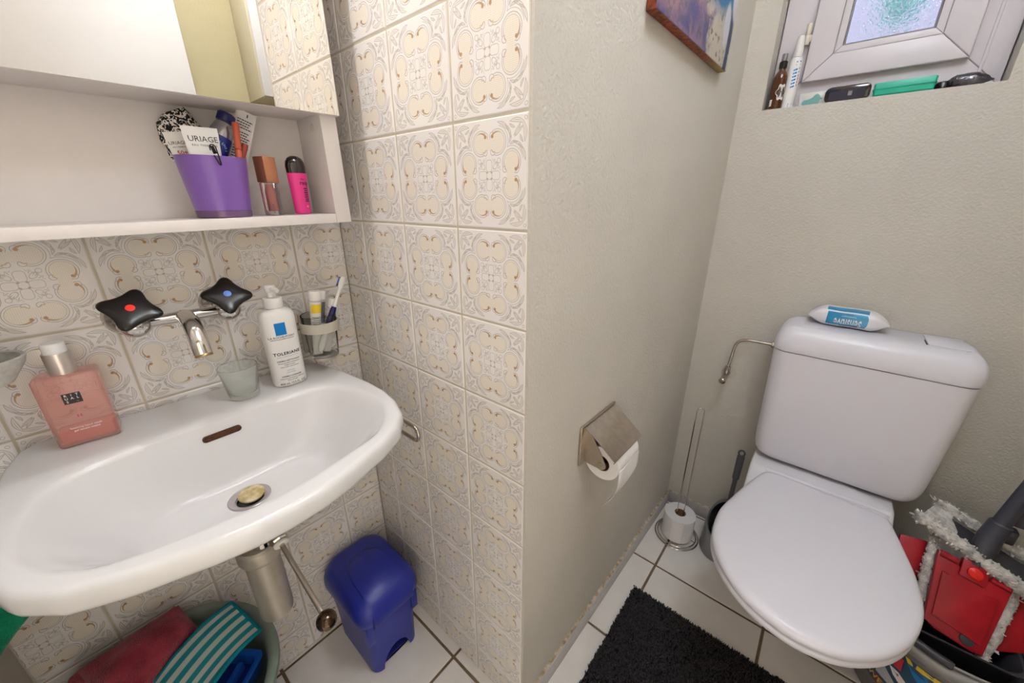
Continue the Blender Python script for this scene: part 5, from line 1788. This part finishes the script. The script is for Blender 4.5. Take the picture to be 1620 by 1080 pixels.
ns = thing('nasal_spray', 'slim white spray bottle with tapered cap and blue lettering behind the amber bottle', 'bottle', (0.6900, 0.9845, SZL), rotz=radians(14))
obj('bottle_body', MB().loft([el(0.0135, 0.010, 0), el(0.0145, 0.011, 0.001), el(0.0145, 0.011, 0.105), el(0.0135, 0.010, 0.115), el(0.0115, 0.009, 0.120)]), 'white', ns)
obj('cap', MB().lathe([(0.0104, 0.1205), (0.0108, 0.122), (0.0104, 0.132), (0.0086, 0.160), (0.0078, 0.167), (0.0055, 0.169)], 24), 'white', ns)
mb = MB()
nsf = lambda x, y: (x, -0.011 * sqrt(max(0.03, 1 - (x / 0.0145) ** 2)) - 0.0003, y)
for k in range(6):
    y = 0.048 + 0.0078 * k
    mb.add([nsf(-0.003, y), nsf(0.004, y + 0.002), nsf(0.0105, y + 0.0045), nsf(0.0105, y + 0.0088), nsf(0.004, y + 0.0062), nsf(-0.003, y + 0.0042)], [(0, 1, 4, 5), (1, 2, 3, 4)])
for k in range(2):
    y = 0.1000 + 0.0062 * k
    mb.add([nsf(0.000, y), nsf(0.0105, y + 0.001), nsf(0.0105, y + 0.0045), nsf(0.000, y + 0.0035)], [(0, 1, 2, 3)])
obj('blue_lettering', mb, 'inkblue', ns)
mb = MB()
for k in range(2):
    y = 0.004 + 0.0045 * k
    mb.add([nsf(0.000, y), nsf(0.009, y), nsf(0.009, y + 0.003), nsf(0.000, y + 0.003)], [(0, 1, 2, 3)])
obj('blue_lettering', mb, 'inkblue', ns)
mb = MB()
put_rect(mb, 0.0098, 0.0108, 0.055, 0.078, nsf, 1)
obj('red_line', mb, 'inkred', ns)

cd = thing('bird_card', 'small white card with a teal bird leaning on the window frame', 'card', (0.7450, 1.004, SZL), rot=(radians(6), 0, 0))
obj('card_sheet', MB().box(-0.030, 0.032, -0.0006, 0.0006, 0, 0.036, 0.0003), 'whitetube', cd)
bird = [(-0.022, 0.004), (0.010, 0.004), (0.015, 0.010), (0.016, 0.0165), (0.022, 0.0185), (0.0165, 0.0215), (0.013, 0.028), (0.008, 0.0315), (0.003, 0.029), (-0.002, 0.023), (-0.010, 0.020), (-0.020, 0.019), (-0.024, 0.014)]
obj('bird_print', MB().prism(bird, 0.0007, 0.0010, T=Matrix(((1, 0, 0, 0), (0, 0, -1, 0), (0, 1, 0, 0), (0, 0, 0, 1)))), 'birdteal', cd)
nv = thing('navy_case', 'shiny black and navy case with rounded corners on the window sill', 'case', (0.8180, 0.975, SZL))
nr = [(x, y + 0.0165) for x, y in rrect(0.0450, 0.0165, 0.010, 6)]
TR = Matrix(((1, 0, 0, 0), (0, 0, -1, 0), (0, 1, 0, 0), (0, 0, 0, 1)))
obj('case_body', MB().prism(nr, -0.014, 0.014, T=TR, bev=0.003), 'blackcap', nv)
obj('case_window', MB().prism([(x, y + 0.013) for x, y in rrect(0.036, 0.0095, 0.004, 4)], 0.0141, 0.0148, T=TR), 'darknavy', nv)
obj('case_label', MB().box(0.002, 0.010, -0.0153, -0.0149, 0.010, 0.020), 'inkgrey', nv)
gr = thing('green_box', 'flat turquoise green plastic box on the window sill', 'box', (0.9220, 0.974, SZL), rotz=radians(-1))
obj('box_lid', MB().loft([rr3(0.049, 0.012, 0.004, 0.0), rr3(0.053, 0.0145, 0.005, 0.003), rr3(0.0545, 0.0155, 0.005, 0.0265), rr3(0.053, 0.0145, 0.005, 0.0285), rr3(0.050, 0.012, 0.004, 0.0290)]), 'teal', gr)
obj('seam', MB().loft([rr3(0.0552, 0.0162, 0.005, 0.0145), rr3(0.0552, 0.0162, 0.005, 0.0158)]), 'teal', gr)
bk = thing('dark_lid', 'small black lid between the green box and the foil pack on the sill', 'lid', (0.9890, 0.9840, SZL))
obj('lid_disc', MB().lathe([(0.012, 0), (0.014, 0.001), (0.013, 0.012), (0.010, 0.0165), (0.004, 0.0180), (0.0001, 0.018)], 24, cap1=False), 'black', bk)
fo = thing('foil_pack', 'crumpled grey foil pack at the right end of the window sill', 'packet', (1.0290, 0.9850, SZL), rotz=radians(-3))
rings = []
for i in range(15):
    u = i / 14
    x = -0.037 + 0.074 * u
    k_ = min(1, sin(pi * (0.06 + 0.88 * u)) * 1.35)
    if u > 0.6:
        k_ *= 1 - 0.75 * (u - 0.6) / 0.4
    rings.append([(x + 0.004 * noise.noise(Vector((j * 0.9, i * 0.7, 2))), (0.014 * k_ + 0.001) * cos(2 * pi * j / 22) + 0.0025 * noise.noise(Vector((j, i, 5.1))), 0.0145 * (0.9 + 0.3 * k_) - 0.006 + (0.0135 * k_ + 0.0008) * sin(2 * pi * j / 22) + 0.002 * noise.noise(Vector((i, j, 0.3))) * (1 if sin(2 * pi * j / 22) > 0 else 0)) for j in range(22)])
mb = MB().loft(rings)
zmin = min(v[2] for v in mb.v)
mb.v = [(x, y, z - zmin) for x, y, z in mb.v]
obj('foil', mb, 'foil', fo, 25)

# ------------------------------------------------------------------ bucket and mop
bk2 = thing('mop_bucket', 'grey oval mop bucket with a printed band standing right of the toilet', 'bucket', (1.280, 0.735, 0))
be = lambda a_, b_, z: [(a_ * cos(2 * pi * j / 56), b_ * sin(2 * pi * j / 56), z) for j in range(56)]
obj('bucket_wall', MB().loft([be(0.112, 0.165, 0.001), be(0.118, 0.171, 0.006), be(0.144, 0.197, 0.235), be(0.146, 0.199, 0.246)], True, False).loft([be(0.146, 0.199, 0.246), be(0.140, 0.193, 0.246), be(0.108, 0.16, 0.012)], False, True), 'buckgrey', bk2, 60)
obj('rim', MB().loft([be(0.1465, 0.1995, 0.240), be(0.153, 0.206, 0.243), be(0.156, 0.209, 0.256), be(0.154, 0.207, 0.268), be(0.147, 0.200, 0.2715), be(0.140, 0.193, 0.268), be(0.137, 0.190, 0.250), be(0.140, 0.1935, 0.2465)], False, False), 'rimgrey', bk2, 60)
# handle lying on the front rim
obj('bail_handle', MB().tube(catmull([(-0.151, 0.05, 0.262), (-0.140, -0.08, 0.2765), (-0.108, -0.150, 0.2785), (-0.074, -0.184, 0.2785)], 6), 0.0026, 8), 'rimgrey', bk2)
obj('handle_grip', MB().tube(catmull([(-0.110, -0.142, 0.2795), (-0.082, -0.170, 0.2800), (-0.050, -0.189, 0.2800), (-0.010, -0.2005, 0.2795)], 6), [0.007] + [0.0088] * 17 + [0.007], 12), 'darkgrey', bk2)
obj('bail_handle', MB().tube(catmull([(-0.011, -0.2005, 0.2795), (0.05, -0.192, 0.2785), (0.10, -0.160, 0.277), (0.148, -0.06, 0.268)], 6), 0.0026, 8), 'rimgrey', bk2)


def bside(s_, z):
    """arc length along the front-left of the bucket wall (0 = front), z height"""
    a_ = radians(-90) - s_
    t = (z - 0.006) / 0.229
    return ((0.118 + 0.026 * t) * cos(a_) * 1.004, (0.171 + 0.026 * t) * sin(a_) * 1.004, z)


lbm = lambda nm, s0, s1, z0, z1, m_, par=None, sl=0.0: obj(nm, MB().grid(lambda u, v: bside(s0 + (s1 - s0) * u + sl * v, z0 + (z1 - z0) * v), 12, 3), m_, par or bk2)
lb1 = lbm('printed_band', -0.25, 0.95, 0.066, 0.222, pm('band_petrol', (44, 78, 104), 0.4))
bs2 = lambda k_: (lambda s_, z: tuple(c * (1 + 0.0025 * k_) if i < 2 else c for i, c in enumerate(bside(s_, z))))
def patch(nm, poly, m_, k_):
    f_ = bs2(k_)
    n = len(poly)
    c = (sum(p[0] for p in poly) / n, sum(p[1] for p in poly) / n)
    mb = MB()
    fine = []
    for i in range(n):
        p, q = poly[i], poly[(i + 1) % n]
        for t in range(4):
            fine.append((p[0] + (q[0] - p[0]) * t / 4, p[1] + (q[1] - p[1]) * t / 4))
    mid = [((p[0] + c[0]) / 2, (p[1] + c[1]) / 2) for p in fine]
    m_n = len(fine)
    mb.add([f_(*p) for p in fine] + [f_(*p) for p in mid] + [f_(*c)], [(i, (i + 1) % m_n, m_n + (i + 1) % m_n, m_n + i) for i in range(m_n)] + [(m_n + i, m_n + (i + 1) % m_n, 2 * m_n) for i in range(m_n)])
    return obj(nm, mb, m_, lb1)


patch('yellow_flash', [(-0.25, 0.208), (0.42, 0.208), (0.47, 0.221), (-0.25, 0.221)], 'inkyellow', 1)
patch('blue_flash', [(-0.25, 0.120), (0.05, 0.150), (0.33, 0.185), (0.42, 0.207), (-0.25, 0.207)], 'inkblue', 1)
patch('red_flash', [(0.44, 0.168), (0.56, 0.168), (0.58, 0.205), (0.46, 0.205)], 'inkred', 1)
patch('pale_mop_picture', [(-0.1, 0.098), (0.22, 0.112), (0.50, 0.140), (0.58, 0.158), (0.46, 0.160), (0.16, 0.130), (-0.15, 0.112)], 'inkwhite', 1)
patch('pale_mop_picture', [(0.36, 0.100), (0.70, 0.100), (0.72, 0.140), (0.62, 0.140), (0.40, 0.114)], pm('pale_print', (196, 194, 200), 0.4), 1)
patch('red_strip', [(-0.2, 0.069), (0.94, 0.069), (0.94, 0.093), (-0.2, 0.093)], pm('brown_red_band', (142, 40, 30), 0.4), 1)
mb = MB()
f_ = bs2(2)
put_text(mb, 'POWER P', 0.0235, lambda x, y: f_(0.68 - x / 0.150, 0.0805 + y), 0.0, 0.0, 0.02)
obj('yellow_lettering', mb, pm('golden_ink', (226, 176, 70), 0.45), lb1)

# wringer insert: dark basket in the bucket
rq = lambda w, d, r, z, oy=0.0: [(x, y + oy, z) for x, y in rrect(w, d, r, 5)]
obj('wringer_basket', MB().loft([rq(0.085, 0.10, 0.02, 0.06), rq(0.105, 0.145, 0.03, 0.255, 0.02), rq(0.112, 0.152, 0.032, 0.268, 0.02), rq(0.106, 0.146, 0.03, 0.268, 0.02), rq(0.098, 0.138, 0.028, 0.25, 0.02), rq(0.078, 0.094, 0.018, 0.066)], True, True), 'darkgrey', bk2, 50)

# mop: red folding head, fibre pad, grey handle
mop = thing('flat_mop', 'red flat mop with grey fringe and dark handle standing in the bucket', 'mop', (0, 0, 0))
TL, TRc, BR_, BL_ = Vector((1.2330, 0.732, 0.412)), Vector((1.3530, 0.722, 0.392)), Vector((1.3270, 0.628, 0.246)), Vector((1.2360, 0.632, 0.276))
ex = (TRc - TL).normalized()
ey = ((BL_ + BR_) / 2 - (TL + TRc) / 2).normalized()
ez = ex.cross(ey).normalized()
if ez.y > 0:
    ez = -ez
org = (TL + TRc) / 2
WM = 0.058
LM = ((BL_ + BR_) / 2 - org).length


def mp(x, y, z=0.0):
    return org + ex * x + ey * y + ez * z


FR = Matrix.Identity(4)
for i in range(3):
    FR[i][0], FR[i][1], FR[i][2], FR[i][3] = ex[i], ey[i], ez[i], org[i]
wm = lambda y: 0.060 - 0.012 * y / LM
pan = [(-wm(0), 0.004), (-0.026, 0.004), (-0.024, 0.022), (0.024, 0.022), (0.026, 0.004), (wm(0), 0.004), (wm(LM), LM - 0.006), (0.03, LM), (-0.03, LM - 0.002), (-wm(LM), LM - 0.010)]
obj('red_panel', MB().prism(pan, -0.008, 0.008, T=FR, bev=0.003), 'red', mop)
obj('raised_panel', MB().prism([(-0.046, 0.042), (-0.02, 0.050), (0.02, 0.050), (0.046, 0.042), (0.040, LM - 0.022), (-0.040, LM - 0.028)], 0.0085, 0.013, T=FR, bev=0.002), 'red', mop)
obj('hinge_lug', MB().box(-0.022, 0.022, -0.008, 0.034, -0.004, 0.014, 0.004, T=FR), 'red', mop)
obj('release_button', MB().lathe([(0.0125, 0), (0.0125, 0.004), (0.010, 0.006), (0.0001, 0.0065)], 24, T=FR @ Matrix.Translation((0, 0.015, 0.0145)), cap1=False), pm('red_button', (214, 36, 28), 0.3), mop)
for sx in (-1, 1):
    obj('hinge_bar', MB().tube([mp(0.026 * sx, 0.008, 0.006), mp(0.056 * sx, 0.008, 0.006)], 0.0075, 14), 'red', mop)
obj('dark_badge', MB().lathe([(0.0115, 0), (0.011, 0.0015), (0.0001, 0.002)], 24, T=FR @ Matrix.Translation((0.020, LM - 0.018, 0.0085)), cap1=False), 'darkgrey', mop)
# side wings behind the panel
for sx, mt in ((-1, 'red'), (1, 'red')):
    w_poly = [(sx * 0.070, -0.004), (sx * 0.118, 0.012), (sx * 0.112, 0.115), (sx * 0.066, 0.150)]
    obj('folded_wing', MB().prism(w_poly if sx > 0 else list(reversed(w_poly)), -0.040, -0.030, T=FR, bev=0.002), mt, mop)


def fringe(path, w, n, seed, hgt):
    """thick fibre strip: a bumpy tube with tufts"""
    r_ = random.Random(seed)
    P_l = catmull(path, n)
    mb_ = MB()
    rads = [w * (0.8 + 0.35 * r_.random()) for _ in P_l]
    mb_.tube(P_l, rads, 10)
    for i in range(len(P_l) - 1):
        for k in range(9):
            t = r_.random()
            c = P_l[i].lerp(P_l[i + 1], t)
            d = Vector((r_.uniform(-1, 1), r_.uniform(-1, 1), r_.uniform(-1, 1))).normalized()
            e = d.orthogonal().normalized() * 0.0022
            f = d.cross(e).normalized() * 0.0022
            b_ = c + d * w * 0.7
            tip = c + d * (w + hgt * r_.random())
            mb_.add([b_ + e, b_ - e + f, b_ - f, tip + e * 0.5, tip - e * 0.5 + f * 0.5, tip - f * 0.5], [(0, 1, 4, 3), (1, 2, 5, 4), (2, 0, 3, 5), (3, 4, 5)])
    return mb_


fr1 = fringe([mp(-0.066, -0.022, -0.018), mp(-0.064, 0.02, -0.016), mp(-0.062, 0.07, -0.016), mp(-0.058, 0.12, -0.016), mp(-0.052, LM, -0.014)], 0.0095, 8, 1, 0.006)
obj('fibre_strip', fr1, 'greyfibre', mop, 70, kind='stuff')
fr2 = fringe([mp(0.070, 0.0, -0.018), mp(0.066, 0.06, -0.016), mp(0.060, 0.12, -0.014), mp(0.054, LM + 0.006, -0.012)], 0.0110, 8, 2, 0.006)
obj('fibre_strip', fr2, 'greyfibre', mop, 70, kind='stuff')
# the pad seen edge-on above the panel: frame of fibre round a dark plate
q00, q10, q11, q01 = Vector((1.186, 0.752, 0.462)), Vector((1.395, 0.700, 0.388)), Vector((1.425, 0.815, 0.402)), Vector((1.226, 0.838, 0.470))


def padp(u, v, dz_=0.0):
    p = q00 * (1 - u) * (1 - v) + q10 * u * (1 - v) + q11 * u * v + q01 * (1 - u) * v
    return p + Vector((0, 0, dz_))


mb = MB()
mb.grid(lambda u, v: padp(0.18 + 0.74 * u, 0.22 + 0.56 * v, -0.004), 10, 4)
mb.grid(lambda u, v: padp(0.18 + 0.74 * u, 0.22 + 0.56 * v, -0.010), 10, 4)
obj('mop_plate', mb, 'darkgrey', mop)
bars = fringe([padp(0.0, 0.05), padp(0.3, 0.06, 0.002), padp(0.6, 0.05), padp(1.0, 0.08)], 0.0140, 14, 3, 0.007)
obj('fibre_edge', bars, 'greyfibre', mop, 70, kind='stuff')
bars = fringe([padp(0.0, 0.98), padp(0.3, 0.95, 0.002), padp(0.6, 0.97), padp(1.0, 0.93)], 0.0130, 14, 4, 0.007)
obj('fibre_edge', bars, 'greyfibre', mop, 70, kind='stuff')
rs = random.Random(5)
pad_sheet = MB()
pad_sheet.grid(lambda u, v: padp(0.02 + 0.28 * u * (0.8 + 0.2 * sin(6 * v)), 0.05 + 0.9 * v, 0.004 + 0.004 * noise.noise(Vector((u * 6, v * 6, 1)))), 12, 12)
pad_sheet.grid(lambda u, v: padp(0.02 + 0.28 * u * (0.8 + 0.2 * sin(6 * v)), 0.05 + 0.9 * v, -0.004), 12, 12)
obj('fibre_pocket', pad_sheet, 'greyfibre', mop, 70)
pad_sheet = MB()
pad_sheet.grid(lambda u, v: padp(0.86 + 0.14 * u, 0.05 + 0.9 * v, 0.004 + 0.004 * noise.noise(Vector((u * 6, v * 6, 7)))), 8, 12)
pad_sheet.grid(lambda u, v: padp(0.86 + 0.14 * u, 0.05 + 0.9 * v, -0.004), 8, 12)
obj('fibre_pocket', pad_sheet, 'greyfibre', mop, 70)
# handle
h0 = mp(0.0, -0.004, 0.004)
h1 = Vector((1.3035, 0.762, 0.470))
h2 = Vector((1.327, 0.785, 0.62))
h3 = Vector((1.405, 0.925, 1.32))
mb = MB().tube([h0, h0.lerp(h1, 0.4), h0.lerp(h1, 0.75)], [0.013, 0.017, 0.019], 18)
obj('joint', mb, 'mopgrey', mop)
obj('socket', MB().tube([h0.lerp(h1, 0.6), h1, h1.lerp(h2, 0.25), h1.lerp(h2, 0.27)], [0.0205, 0.0200, 0.0190, 0.0165], 20), 'mopgrey', mop)
obj('pole', MB().tube([h1.lerp(h2, 0.2), h2, h3], [0.0150, 0.0148, 0.0145], 20), 'mopgrey', mop)
clp = MB()
for k in range(3):
    c = h1.lerp(h2, 0.10 + 0.30 * k) + Vector((0.024, 0.012, -0.004))
    clp.box(c.x - 0.010, c.x + 0.010, c.y - 0.012, c.y + 0.012, c.z - 0.018, c.z + 0.018, 0.004)
obj('latch', clp, 'darkgrey', mop)

bpy.context.view_layer.update()
